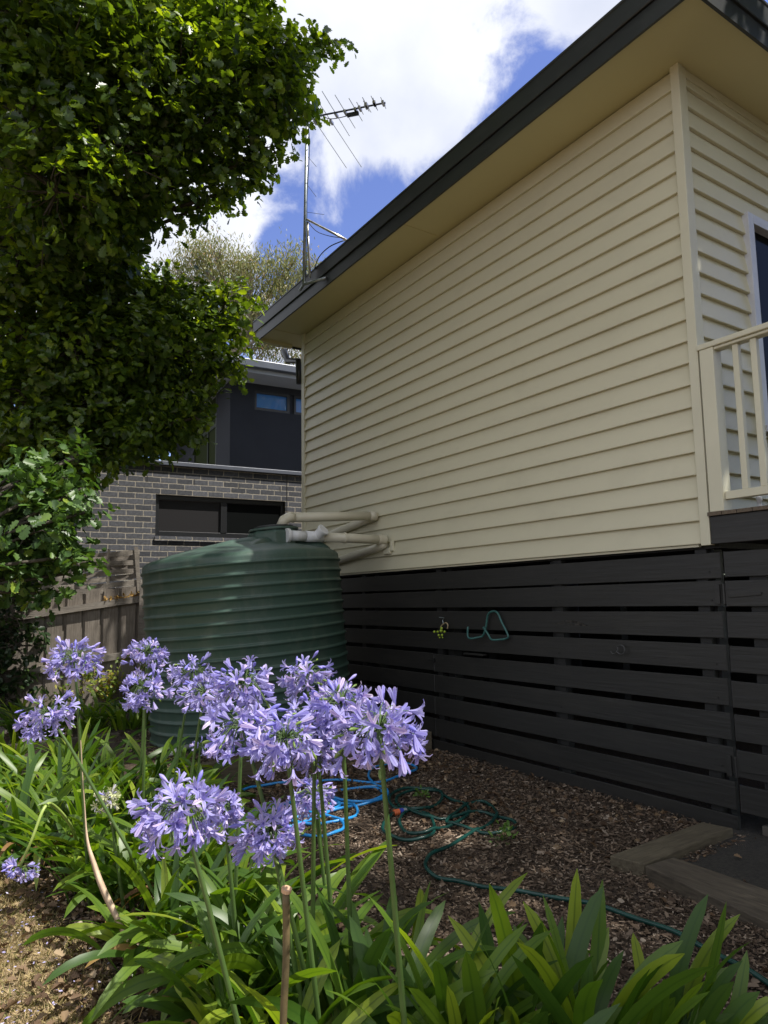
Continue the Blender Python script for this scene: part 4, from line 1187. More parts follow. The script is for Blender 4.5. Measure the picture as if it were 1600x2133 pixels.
CR = [(532, 28, 7.2, 15), (575, 62, 7.1, 15), (618, 175, 7.1, 15), (612, 232, 7.0, 15), (575, 318, 7.1, 14), (540, 352, 7.2, 14), (500, 388, 7.3, 14), (520, 622, 7.3, 13), (505, 665, 7.2, 12), (452, 812, 7.1, 15), (430, 865, 7.1, 15), (415, 915, 7.2, 13), (470, 55, 7.4, 85), (540, 95, 7.1, 62), (575, 150, 7.0, 60), (600, 125, 7.2, 36), (572, 215, 7.0, 52), (505, 180, 6.9, 85), (530, 290, 7.1, 58), (490, 345, 7.2, 52),
      (430, 265, 6.8, 85), (452, 385, 7.4, 38), (428, 425, 7.5, 27), (403, 452, 7.5, 22), (388, 410, 7.5, 24), (275, 425, 7.3, 58), (345, 345, 7.3, 45), (318, 440, 7.4, 20), (375, 150, 6.7, 100), (395, 55, 6.9, 95),
      (298, 80, 6.6, 105), (285, 200, 6.5, 100), (330, 285, 6.8, 75), (205, 300, 6.4, 105), (150, 120, 6.3, 125), (60, 60, 6.2, 130), (60, 240, 6.2, 130), (120, 400, 6.4, 115),
      (205, 450, 6.9, 85), (45, 520, 6.5, 115), (632, 105, 7.2, 20), (652, 98, 7.2, 13), (670, 94, 7.2, 12), (688, 90, 7.2, 18), (704, 84, 7.2, 12), (520, 40, 7.3, 40),
      (240, 530, 7.2, 45),
      (150, 570, 7.0, 110), (250, 625, 7.0, 80), (340, 645, 7.1, 62), (410, 650, 7.2, 62), (465, 640, 7.3, 38), (458, 705, 7.2, 42), (490, 757, 7.2, 20), (450, 765, 7.1, 36), (380, 735, 7.0, 72), (280, 730, 6.8, 95),
      (160, 720, 6.6, 105), (50, 690, 6.6, 110), (380, 820, 7.1, 48), (378, 880, 7.2, 38), (300, 860, 7.0, 72), (190, 850, 6.8, 92), (60, 840, 6.6, 105), (330, 920, 7.3, 34), (255, 915, 7.3, 42), (170, 925, 7.2, 55), (80, 940, 7.0, 66), (10, 960, 7.0, 60)]
BACK = [(520, 150, 7.0, 70), (560, 210, 6.9, 45), (430, 110, 8.6, 90), (330, 180, 8.8, 120), (200, 100, 8.8, 140), (60, 150, 8.6, 150), (250, 330, 8.6, 110), (90, 330, 8.6, 150), (60, 480, 8.8, 150), (170, 560, 8.8, 110), (260, 650, 8.8, 110), (370, 700, 8.6, 80), (90, 660, 8.8, 150),
        (200, 780, 8.8, 130), (320, 810, 8.6, 80), (70, 830, 8.8, 140), (120, 930, 8.8, 100), (240, 900, 8.8, 60),
        (-120, 200, 7.5, 180), (-150, 500, 7.5, 180), (-150, 800, 7.5, 170), (200, -120, 7.4, 170), (400, -90, 7.6, 120), (-20, -150, 7.2, 190), (250, -300, 8.0, 200), (30, -380, 8, 220), (-300, 300, 8, 220), (-320, 700, 8, 220)]


def oaks():
    t = thing('oak_tree', 'large dense green oak tree filling the upper left above the fence', 'tree', (-.55, 8.3, 0))
    B1 = px_blobs([(x, y, D*(.85 if y < 470 else (.93 if y < 620 else .97)), r) for x, y, D, r in CR]); B2 = px_blobs(BACK)+[((1.0, 4.3, 8.3), .9), ((.2, 4.3, 7.9), 1.0), ((-.8, 4.4, 7.6), 1.1), ((-.2, 5.2, 8.4), 1.1), ((-1.7, 5.0, 7.2), 1.2), ((.9, 5.3, 9.0), 1.0), ((-1.4, 6.4, 8.6), 1.4), ((.1, 3.4, 8.0), .8)]  # the fixed clumps above the view are added to shade the crown's left
    T, H, Nn, SZ, tips = sample_blobs(B1, 820, .080, 9)
    o = scatter('crown', OAKV, OAKF, frames(H, Nn, SZ), T, M_oak, t)
    T2, H2, N2, S2, tips2 = sample_blobs(B2, 260, .125, 7)
    scatter('inner_and_shade_crown', OAKV2, OAKF2, frames(H2, N2, S2), T2, M_oak, t)
    mb = MB()
    tr = spline([(-.55, 8.3, -.1), (-.50, 8.25, 1.2), (-.35, 8.05, 2.6), (-.2, 7.7, 4.0), (0.0, 7.4, 5.4), (.1, 7.2, 6.8)], 6)
    mb.tube(tr, np.linspace(.30, .10, len(tr)), 14)
    mb.build('trunk', M_bark, t, smooth=True)
    lb = MB()
    for c, r in B1[::2]+B2[::4]:
        z = max(2.2, min(6.4, c[2]-1.2)); k = np.argmin(abs(tr[:, 2]-z)); limbs(lb, tr[k], [(c, r)], .07)
    twigs(lb, tips, B1, .16)
    lb.build('limb', M_bark, t, smooth=True)
    # nearer oak seedling shrub
    L = [(172, 938, 5.6, 13), (182, 1062, 5.2, 13), (170, 1150, 5.2, 12), (100, 962, 5.3, 15), (60, 965, 5.3, 16), (178, 1010, 5.3, 10), (50, 1030, 5.3, 66), (110, 1010, 5.2, 50), (145, 985, 5.4, 26), (160, 950, 5.5, 24), (130, 1060, 5.2, 46), (60, 1110, 5.1, 78), (120, 1150, 5.2, 56), (140, 1190, 5.3, 30), (40, 1200, 5.2, 66), (90, 1230, 5.3, 34), (0, 1080, 5.2, 70), (-60, 1150, 5.3, 90)]
    B = px_blobs([(x-6, y+6, D, r*.90) for x, y, D, r in L])
    s = thing('oak_shrub', 'bushy young oak with pale lobed leaves at the left edge in front of the fence', 'shrub', (-.62, 5.9, 0))
    T, H, Nn, SZ, tips = sample_blobs(B, 680, .088, 7, inner=.4)
    scatter('foliage', OAKV, OAKF, frames(H, Nn, SZ), T, M_oakn, s)
    mb = MB(); mb.tube([(-.62, 5.9, -.05), (-.5, 5.6, .8), (-.42, 5.3, 1.6)], [.05, .04, .03], 10); mb.build('trunk', M_bark, s, smooth=True)
    lb = MB(); limbs(lb, (-.47, 5.45, 1.2), B, .035); twigs(lb, tips, B, .12, .004); lb.build('limb', M_bark, s, smooth=True)
    # ivy over the shaded end of the fence
    L = [(20, 1290, 7.6, 45), (30, 1345, 7.6, 42), (5, 1400, 7.6, 45), (25, 1250, 7.7, 30), (-40, 1330, 7.7, 60), (-60, 1250, 7.8, 70), (-120, 1400, 7.8, 90), (10, 1450, 7.6, 30)]
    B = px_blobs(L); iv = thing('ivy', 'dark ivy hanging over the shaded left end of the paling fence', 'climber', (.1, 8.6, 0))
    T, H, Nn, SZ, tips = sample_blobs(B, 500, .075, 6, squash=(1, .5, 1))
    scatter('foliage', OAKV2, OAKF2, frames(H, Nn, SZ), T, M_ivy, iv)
    mb = MB(); twigs(mb, tips, B, .3, .006); mb.build('stem', M_bark, iv)
    # hedge behind the fence, dark filler under the oak
    L = [(-60, 1100, 11.5, 130), (60, 1060, 11.5, 120), (140, 1180, 11.5, 60), (10, 1220, 11.0, 90), (-150, 1200, 11, 150), (120, 1040, 11.8, 60), (-200, 1000, 11.5, 160)]
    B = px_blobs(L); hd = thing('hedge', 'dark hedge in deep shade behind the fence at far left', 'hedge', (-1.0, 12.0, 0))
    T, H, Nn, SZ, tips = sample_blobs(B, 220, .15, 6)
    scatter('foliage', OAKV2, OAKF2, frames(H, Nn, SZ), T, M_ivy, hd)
    mb = MB(); limbs(mb, (-1.0, 12.0, 0), B, .06); mb.build('stem', M_bark, hd)


oaks()


def far_trees():
    t = thing('garden_tree', 'yellowish green tree glimpsed under the oak above the brick parapet', 'tree', (2.0, 18.0, 0))
    B = px_blobs([(250, 900, 17, 75), (330, 880, 17, 70), (400, 890, 17.5, 55), (180, 870, 17, 80), (300, 960, 17, 80), (390, 830, 17.5, 55)])
    T, H, Nn, SZ, tips = sample_blobs(B, 70, .2, 6)
    scatter('crown', OAKV2, OAKF2, frames(H, Nn, SZ), T, M_oakn, t)
    mb = MB(); mb.tube([(2.0, 18.0, -.1), (2.2, 17.6, 2.5), (2.6, 17.2, 4.5)], [.18, .13, .07], 8); limbs(mb, (2.3, 17.5, 3.2), B, .06); mb.build('trunk', M_bark, t)


far_trees()


def gum():
    t = thing('eucalyptus', 'tall airy eucalyptus with sparse olive leaves and pale limbs behind the brick house', 'tree', (8.6, 21.0, 0))
    L = [(400, 530, 22, 34), (365, 560, 22, 22), (445, 520, 22, 32), (480, 560, 22, 40), (430, 590, 23, 40), (520, 600, 22, 36), (575, 560, 22, 36), (615, 545, 22, 30), (600, 610, 22, 40), (540, 660, 22, 36), (590, 680, 22, 36),
         (630, 640, 22, 36), (560, 720, 22, 30), (610, 745, 22, 22), (640, 700, 22, 30), (660, 580, 22, 30), (690, 640, 22, 40), (520, 545, 22, 26), (500, 690, 22.5, 32), (470, 640, 23, 34), (400, 640, 23, 34)]
    B = px_blobs(L)
    T, H, N3, SZ, tips = sample_blobs(B, 560, .19, 9, inner=.7)
    n = len(T)
    T = T+rng.normal(size=T.shape)*.14
    H = unit(np.stack([rng.normal(size=n)*.45, rng.normal(size=n)*.45, -np.ones(n)*.8], 1))
    scatter('crown', [(0, 0, 0), (.5, .35, .1), (.3, .8, .1), (0, 1, 0), (-.5, .4, .1)], [(0, 1, 2, 3, 4)], frames(H, rng.normal(size=(n, 3)), np.stack([SZ*.16, SZ*.8, SZ*.3], 1)), T, M_gum, t)
    mb = MB()
    a = at(470, 790, 22); tr = spline([(a[0], a[1], 0), (a[0], a[1], 4), a, at(512, 690, 22), at(520, 640, 22), at(505, 590, 22)], 5)
    mb.tube(tr, np.linspace(.26, .06, len(tr)), 10)
    mb.build('trunk', M_gumbark, t, smooth=True)
    lb = MB()
    for c, r in B:
        k = np.argmin(np.linalg.norm(tr-(np.array(c)-np.array([0, 0, .9])), axis=1)); k = min(k, len(tr)-3)
        k = max(k-3, 6)
        root = tr[k]; c = np.array(c)
        mid = root*.5+c*.5+rng.normal(size=3)*.25
        P = spline([root, mid, c], 5); lb.tube(P, np.linspace(.07, .02, len(P)), 5, caps=False)
        for q in range(6):
            e = c+unit(rng.normal(size=3))*r*random.uniform(.6, 1.0); s0 = P[random.randint(4, len(P)-1)]
            m2 = (e+s0)/2+rng.normal(size=3)*.08
            lb.tube([s0, m2, e], [.018, .012, .006], 4, caps=False)
            for q2 in range(2):
                e2 = e+rng.normal(size=3)*.28; lb.tube([m2, (m2+e2)/2+rng.normal(size=3)*.05, e2], [.010, .008, .004], 3, caps=False)
    lb.build('limb', M_gumbark, t, smooth=True)


gum()


def shade_tree():
    """unseen, behind and right of the viewpoint; its crown is shaped to shade deck wall and garden"""
    t = thing('shade_gum', 'unseen leafy tree right of the deck with a crown shaped for shade', 'tree', (7.9, -2.2, 0))
    def over(xp, yp, z):   # a point of the crown whose shadow falls at (xp, yp) on the ground
        return (xp+SUN.x/SUN.z*z, yp+SUN.y/SUN.z*z, z)
    def dk(x, zw, zc):     # ... and on the deck wall at (x, zw)
        return (x+SUN.x/SUN.z*(zc-zw), NY+SUN.y/SUN.z*(zc-zw), zc)
    B = [(dk(4.4, 3.3, 7.8), .62), (dk(4.9, 4.0, 7.6), .7), (dk(5.0, 3.0, 7.4), .7), (dk(5.8, 3.5, 7.6), .8), (dk(4.2, 3.0, 7.9), .45), (dk(4.2, 3.9, 7.9), .45), (dk(4.75, 2.6, 7.8), .4), (dk(5.6, 2.5, 7.2), .5), ((7.3, -1.4, 8.4), 1.0), ((8.4, -1.5, 8.0), 1.2), ((7.9, -1.6, 6.4), .9),
         (over(1.62, .9, 8.2), .42), (over(1.85, 1.5, 8.8), .42), (over(1.55, 1.9, 8.4), .36), (over(1.75, 2.9, 8.6), .40), (over(1.45, 3.9, 8.6), .36), (over(1.5, 4.9, 9.0), .40), (over(1.25, 6.2, 9.4), .42), (over(.55, 7.45, 9.6), .42), (over(.95, 7.6, 9.5), .38), (over(1.35, 7.75, 9.7), .36), (over(.1, 7.5, 9.6), .4),  # clumps added where their shade falls on mulch, plants, tank and back bed
         (over(2.6, 1.2, 8.6), .6), (over(2.8, .3, 8.4), .8), (over(1.9, .1, 8.2), .5), (over(2.5, 2.0, 8.6), .5), (over(3.2, 1.7, 8.4), .5), (over(3.1, 2.6, 8.9), .5), (over(2.35, 2.9, 8.9), .36), (over(3.6, 2.3, 8.5), .4), (over(1.35, 1.15, 8.6), .36), (over(1.15, 1.5, 8.8), .34), (over(1.55, 1.45, 8.5), .36), (over(.95, 1.0, 8.4), .34)]
    T, H, Nn, SZ, tips = sample_blobs(B, 190, .15, 7, inner=.5)
    scatter('crown', OAKV2, OAKF2, frames(H, Nn, SZ), T, M_oak, t)
    mb = MB(); mb.tube([(7.9, -2.2, -.1), (7.9, -2.0, 3), (7.7, -1.4, 6)], [.2, .15, .09], 10); mb.build('trunk', M_bark, t, smooth=True)
    lb = MB(); limbs(lb, (7.75, -1.6, 5.6), B, .07); lb.build('limb', M_bark, t)

    t = thing('sky_blocker_tree', 'broad tree added out of view behind the viewpoint to block sky light', 'tree', (7.5, -6.5, 0))  # unseen tree added to keep sky light off the end wall
    B = [((5.5, -4.6, 4.0), 1.5), ((8.2, -3.8, 4.0), 1.8), ((7.0, -5.0, 7.0), 2.0), ((10.2, -2.8, 5.0), 1.8), ((4.4, -6.0, 6.2), 1.6), ((9.2, -4.6, 7.6), 1.9), ((6.6, -4.6, 2.0), 1.4), ((9.6, -3.2, 2.2), 1.5), ((3.6, -5.6, 3.2), 1.5)]
    T, H, Nn, SZ, tips = sample_blobs(B, 55, .24, 7)
    scatter('crown', OAKV2, OAKF2, frames(H, Nn, SZ), T, M_oak, t)
    mb = MB(); mb.tube([(7.5, -6.5, -.1), (7.5, -6.2, 3), (7.3, -5.6, 6)], [.28, .2, .1], 10); mb.build('trunk', M_bark, t, smooth=True)
    lb = MB(); limbs(lb, (7.45, -6.1, 3.4), B, .09); lb.build('limb', M_bark, t)


shade_tree()


# ------------------------------------------------------------------ agapanthus
def strap_leaf(base, az, el0, length, width, droop, twist=0.0, n=12, curl=0.0):
    """verts, faces, uvs of one arching strap leaf"""
    V = []; F = []; U = []
    p = np.array(base, float); el = el0; a = az
    for i in range(n+1):
        t = i/n
        d = np.array([math.cos(a)*math.cos(el), math.sin(a)*math.cos(el), math.sin(el)])
        side = np.array([-math.sin(a), math.cos(a), 0.0])
        up = np.cross(d, side)*-1 if False else np.cross(side, d)*-1
        up = np.cross(d, side)
        c, s = math.cos(twist*t), math.sin(twist*t)
        sd = side*c+up*s; up2 = up*c-side*s
        prof = (0.55+0.45*min(1, t*2.2))*math.sqrt(max(0.0, 1-max(0, (t-.58)/.42)**2.6))
        wv = width*.5*max(prof, .03)
        fold = .28*(1-t)+.06
        V += [p-sd*wv+up2*wv*fold, p, p+sd*wv+up2*wv*fold]
        U += [(0, t), (.5, t), (1, t)]
        p = p+d*(length/n)
        el -= droop*(0.25+1.5*t)/n; a += curl/n
    for i in range(n):
        a0 = i*3; b0 = a0+3
        F += [(a0, a0+1, b0+1, b0), (a0+1, a0+2, b0+2, b0+1)]
    return V, F, U


def mesh_uv(name, V, F, U, mat, parent, smooth=True):
    me = bpy.data.meshes.new(name)
    V = np.array(V)-np.array(parent_world(parent))
    me.from_pydata(V.tolist(), [], F); ul = me.uv_layers.new(name='UVMap')
    li = np.zeros(len(me.loops), np.int32); me.loops.foreach_get('vertex_index', li)
    ul.data.foreach_set('uv', np.array(U, np.float32)[li].ravel())
    me.materials.append(mat)
    if smooth: me.polygons.foreach_set('use_smooth', [True]*len(me.polygons))
    me.update()
    o = bpy.data.objects.new(name, me); COL.objects.link(o); o.parent = parent
    return o


# one floret pointing along +Z: six spreading tepals from a short funnel
def floret_template(op=1.0):
    V = []; F = []; U = []
    prof = [(0.0, .0022), (.010, .0038), (.019, .0070), (.028, .0070+.0085*op), (.0345, .0070+.0185*op), (.0365-.004*op, .0070+.0275*op)]
    if op < .7: prof = [(0.0, .0022), (.011, .0045), (.022, .0080), (.033, .0078+.006*op), (.041, .0075+.013*op), (.045, .006+.018*op)]
    wk = [.0026, .0044, .0074, .0098, .0090, .0022]
    for k in range(6):
        a = 2*math.pi*k/6+.06*math.sin(k*7); cr, sr = math.cos(a), math.sin(a); off = -.0008*(k % 2); o = len(V)
        for i, (z, r) in enumerate(prof):
            for q in (-1, 0, 1):
                rr = r+off; w_ = wk[i]*.5*(1.2 if k % 2 else 1.0); zz = z-(.0012 if q == 0 and i > 2 else 0)
                V.append((cr*rr-sr*q*w_, sr*rr+cr*q*w_, zz)); U.append((.5+.5*q, i/5))
        for i in range(5):
            for j in range(2): F.append((o+i*3+j, o+i*3+j+1, o+(i+1)*3+j+1, o+(i+1)*3+j))
    return np.array(V), F, np.array(U)


FL_OPEN = floret_template(1.0); FL_HALF = floret_template(.45)


def bud_template():
    V = []; F = []; n = 6
    for z, r in ((0, .0018), (.010, .0035), (.022, .0062), (.032, .0068), (.040, .0045), (.046, .0008)):
        for k in range(n):
            a = 2*math.pi*k/n; V.append((r*math.cos(a), r*math.sin(a), z))
    for i in range(5):
        for k in range(n): F.append((i*n+k, i*n+(k+1) % n, (i+1)*n+(k+1) % n, (i+1)*n+k))
    return np.array(V), F, np.full((len(V), 2), 0.0)


BUD = bud_template()


def turn(D):
    n = len(D); Z = unit(D); r = unit(rng.normal(size=(n, 3))); X = unit(np.cross(r, Z)); Y = np.cross(Z, X)
    return np.stack([X, Y, Z], axis=2)


def flower_head(c, R, parent, up=(0, 0, 1), mat=None, nfl=52, buds=8, pods=8, droop=.45, flat=.80):
    """an umbel as one mesh: stalklets, open and half-open florets, buds and pods; centre c, radius R"""
    c = np.array(c, float); up = np.array(up, float); up /= np.linalg.norm(up)
    S_ = R/.115; hub = c-up*R*.35
    nn = nfl+buds+pods
    g = (np.arange(nn)+.5)/nn; cosp = .93-1.28*g**.9
    ph = np.arange(nn)*2.39996+rng.random()*6
    sn = np.sqrt(np.maximum(0, 1-cosp**2))
    a = np.cross(up, (1, 0, .1)); a /= np.linalg.norm(a); b = np.cross(up, a)
    Dv = sn[:, None]*(np.cos(ph)[:, None]*a+np.sin(ph)[:, None]*b)+cosp[:, None]*up*flat
    Dv = unit(Dv+rng.normal(size=(nn, 3))*.22)
    order = rng.permutation(nn); kind = np.zeros(nn, int); kind[order[:pods]] = 2
    kind[np.argsort(g+rng.random(nn)*.6)[:buds]] = 1
    fl = .030*S_**.5
    ped = (R*1.16-fl)*rng.uniform(.50, 1.12, nn)
    ped *= np.where(kind == 1, 1.02, 1.0)
    tip = hub+Dv*ped[:, None]; tip -= up*((tip-hub)@up*.22)[:, None]
    dr = droop*R*.55*(1-Dv[:, 2])*rng.uniform(.1, 1.3, nn)
    tip[:, 2] -= np.where(kind == 1, dr*.2, dr)
    D2 = unit(Dv*.9+np.array([0, 0, -1.0])*(droop*rng.uniform(.0, 2.2, nn)*(1.1-Dv[:, 2]))[:, None]+rng.normal(size=(nn, 3))*.38)
    pe = MB()
    for i in range(nn):
        mid = hub+Dv[i]*ped[i]*.6+np.array([0, 0, .008*S_])
        pe.tube([hub, mid, tip[i]], [.0014, .0012, .0013], 3, caps=False)
    Vs = [np.array(pe.V)]; Fs = list(map(list, pe.F)); Us = [np.zeros((len(pe.V), 2))]; MI = [0]*len(pe.F); off = len(pe.V)
    half = rng.random(nn) < .40
    sz = S_**.5*rng.uniform(.82, 1.14, nn)
    Mx = turn(D2)
    for i in range(nn):
        if kind[i] == 0: tp, mi, k = (FL_HALF if half[i] else FL_OPEN), 1, 1.0
        elif kind[i] == 1: tp, mi, k = BUD, 2, .95
        else: tp, mi, k = BUD, 3, .75
        tv = tp[0]*sz[i]*k
        if kind[i] == 0:
            tv = tv.copy(); tv[:, :2] += (rng.normal(size=2)*.10)*tv[:, 2:3]; tv[:, 2] *= rng.uniform(.85, 1.15)
        Vs.append(tv@Mx[i].T+tip[i]); Us.append(tp[2]); Fs += [[q+off for q in f] for f in tp[1]]; MI += [mi]*len(tp[1]); off += len(tv)
    V = np.vstack(Vs)-np.array(parent_world(parent)); U = np.vstack(Us)
    me = bpy.data.meshes.new('flower_head'); me.from_pydata(V.tolist(), [], Fs)
    ul = me.uv_layers.new(name='UVMap'); li = np.zeros(len(me.loops), np.int32); me.loops.foreach_get('vertex_index', li)
    ul.data.foreach_set('uv', U[li].astype(np.float32).ravel())
    for m_ in (M_stem, mat or M_petal, M_bud, M_pod): me.materials.append(m_)
    me.polygons.foreach_set('material_index', MI); me.polygons.foreach_set('use_smooth', [True]*len(MI)); me.update()
    o = bpy.data.objects.new('flower_head', me); COL.objects.link(o); o.parent = parent
    return o


# plants: ground pixel, number of leaves, height, width, label
PL = [
    (1375, 2330, 17, .46, .048, 'rightmost shaded agapanthus clump with broad upright leaves beside the green hose'),
    (1215, 2370, 26, .56, .050, 'shaded agapanthus clump with tall broad leaves at bottom right'),
    (1060, 2390, 24, .50, .048, 'shaded agapanthus clump at the bottom just right of the tall front flower stem'),
    (890, 2360, 22, .50, .044, 'agapanthus clump carrying the tall front flower head right of the others'),
    (745, 2270, 28, .54, .046, 'agapanthus clump with upright sunlit leaves in front of the blue hose'),
    (610, 2290, 26, .50, .044, 'agapanthus clump behind the cut brown cane at the bottom'),
    (505, 2190, 28, .52, .042, 'agapanthus clump with the big left front flower head'),
    (470, 2120, 16, .40, .040, 'low agapanthus clump at the edge of the leaf litter near the bottom'),
    (600, 2080, 26, .50, .042, 'agapanthus clump under the low drooping centre flower head'),
    (480, 2010, 28, .52, .040, 'agapanthus clump between the big front head and the cut cane'),
    (340, 2010, 28, .50, .040, 'sunlit agapanthus clump to the right of the dry strap leaf'),
    (400, 1890, 26, .52, .038, 'agapanthus clump in the middle of the row, leaves leaning left'),
    (285, 1880, 26, .50, .038, 'sunlit agapanthus clump where the dry strap leaf rises'),
    (175, 1800, 30, .52, .038, 'sunlit agapanthus clump at left with the leaning flower stem'),
    (290, 1770, 26, .50, .036, 'agapanthus clump holding the faded greenish head'),
    (60, 1790, 26, .48, .036, 'agapanthus clump at the left edge with one stalk bent to the lawn'),
    (120, 1700, 26, .50, .036, 'agapanthus clump under the tall left flower heads'),
    (230, 1680, 24, .48, .036, 'agapanthus clump below the paired heads beside the tank'),
    (20, 1640, 24, .46, .034, 'bright agapanthus clump at the left edge near the fence'),
    (340, 1670, 22, .46, .034, 'shaded agapanthus clump against the left foot of the tank'),
    (420, 1700, 20, .42, .034, 'agapanthus clump in front of the tank timber edging'),
    (110, 1545, 26, .58, .036, 'dark agapanthus clump in the shaded back bed, left of the edging'),
    (190, 1545, 26, .60, .036, 'dark agapanthus clump in the middle of the shaded back bed'),
    (265, 1545, 26, .58, .036, 'dark agapanthus clump in the back bed beside the tank'),
    (50, 1545, 22, .50, .036, 'dark agapanthus clump at the far left of the back bed'),
    (215, 1850, 26, .46, .036, 'sunlit agapanthus clump at the lawn edge left of the dry strap leaf'),
    (25, 1735, 24, .44, .034, 'agapanthus clump spilling onto the grass at the left edge above the bent stalk'),
    (150, 1640, 26, .50, .034, 'sunlit agapanthus clump just in front of the shaded timber edging board'),
]
# flower heads: centre px, width px, distance, a lower point of the stem, plant index
FH = [
    (155, 1352, 108, 3.10, 168, 1570, 16), (307, 1343, 88, 3.85, 300, 1480, 17), (305, 1417, 104, 3.25, 300, 1600, 17), (95, 1467, 112, 2.90, 200, 1650, 13),
    (402, 1384, 90, 3.70, 372, 1570, 20), (428, 1425, 108, 3.00, 402, 1590, 20), (508, 1402, 138, 2.55, 499, 1640, 11), (503, 1487, 165, 2.00, 592, 1850, 5),
    (637, 1388, 115, 2.90, 655, 1600, 8), (592, 1512, 165, 1.90, 632, 1850, 4), (655, 1475, 150, 2.15, 690, 1900, 4), (712, 1440, 150, 2.10, 728, 1890, 4), (655, 1540, 105, 2.05, 652, 1900, 4),
    (788, 1487, 205, 1.62, 832, 2010, 3), (652, 1640, 92, 2.50, 682, 1890, 4), (375, 1652, 182, 1.80, 475, 2050, 6), (560, 1705, 150, 1.95, 600, 1930, 8),
    (465, 1668, 82, 2.35, 480, 1820, 9), (226, 1655, 54, 3.05, 240, 1760, 14), (42, 1818, 66, 2.85, 96, 1665, 13), (418, 1545, 46, 3.60, 412, 1620, 20),
]


def agapanthus():
    plants = []
    for i, (gx, gy, nl, hgt, wid, lab) in enumerate(PL):
        g = gz(gx, gy, 0.0)
        if i in (21, 22, 23): g[2] = 0.0
        p = thing('agapanthus_plant', lab, 'agapanthus', (g[0], g[1], g[2]), 'agapanthus clumps of the flower bed')
        plants.append(p)
        V, F, U = [], [], []
        Vd, Fd, Ud = [], [], []
        fan = 4
        for k in range(int(nl*(1.45 if i < 7 else 1.9))):
            a = random.uniform(0, 2*math.pi)
            el = math.radians(random.choice((random.uniform(60, 88), random.uniform(42, 72), random.uniform(30, 60))))
            if i < 4: el = math.radians(random.uniform(58, 86))
            if i == 0: a = random.gauss(-.8, 1.0)
            L = hgt*random.uniform(.75, 1.25)*(1.18 if el < 1.0 else 1.0)*(1.08 if 9 < i < 19 else 1)
            if i in (6, 7, 9, 10, 12): L *= 1-.45*max(0, math.cos(a-math.radians(150)))
            base = (g[0]+random.gauss(0, .06), g[1]+random.gauss(0, .06), g[2]-.01)
            droop = random.uniform(.5, 1.9)*(0.55 if i < 4 else 1.0)
            v, f, u = strap_leaf(base, a, el, L, wid*random.uniform(.75, 1.12), droop, random.gauss(0, .7), 12, random.gauss(0, .35))
            o = len(V); V += v; F += [tuple(q+o for q in ff) for ff in f]; U += u
        for k in range(5):
            a = random.uniform(0, 6.28)
            v, f, u = strap_leaf((g[0]+random.gauss(0, .05), g[1]+random.gauss(0, .05), .02), a, math.radians(random.uniform(20, 60)), hgt*random.uniform(.5, .9), wid*.6, random.uniform(1.5, 3.0), random.gauss(0, 2), 10)
            v = [(q[0], q[1], max(q[2], .01)) for q in v]
            o = len(Vd); Vd += v; Fd += [tuple(q+o for q in ff) for ff in f]; Ud += u
        mesh_uv('foliage', V, F, U, M_strap, p)
        mesh_uv('dead_leaves', Vd, Fd, Ud, M_strapd, p)
    for j, (cx, cy, wpx, D, bx, by, pi_) in enumerate(FH):
        c = at(cx, cy, D); R = wpx*.5*D/FPX*.86
        p = plants[pi_]
        g = np.array(parent_world(p))
        low = at(bx, by, D)
        st = M_stem
        if j == 19:
            up = np.array([-.35, -.2, -.9]); up /= np.linalg.norm(up)
            pts = [np.array(parent_world(p)), at(150, 1725, 3.2), at(112, 1678, 3.0), at(92, 1684, 2.9), at(66, 1750, 2.85), c+np.array([.0, .0, R*.5])]; st = M_stemy
        else:
            dirn = (c-low)/np.linalg.norm(c-low); up = dirn*.6+np.array([0, 0, 1])*.7; up /= np.linalg.norm(up)
            t_ = low[2]/max(dirn[2], .35) if dirn[2] > .35 else .3
            foot = low-dirn*t_; foot[2] = 0.0
            pts = [foot, low, c*.5+low*.5, c-up*R*.42]
        stem = MB().tube(spline(pts, 6), np.linspace(.0080, .0056, 6*(len(pts)-1)+1)*(1.0 if D < 2.6 else .95), 8).build('flower_stalk', st, p, smooth=True)
        if j == 18: flower_head(c, R, stem, up, M_fade, 34, 2, 10)
        elif j == 19: flower_head(c, R, stem, up, M_fade if False else None, 24, 4, 14, droop=.2)
        elif j in (20,): flower_head(c, R, stem, up, None, 14, 2, 3)
        else:
            big = D < 2.7
            flower_head(c, R*random.uniform(.97, 1.06), stem, up, None, random.randint(54, 74) if big else random.randint(44, 60), random.randint(3, 11), random.randint(6, 15) if big else 6, droop=random.uniform(.45, .72), flat=random.uniform(.62, .9))


agapanthus()


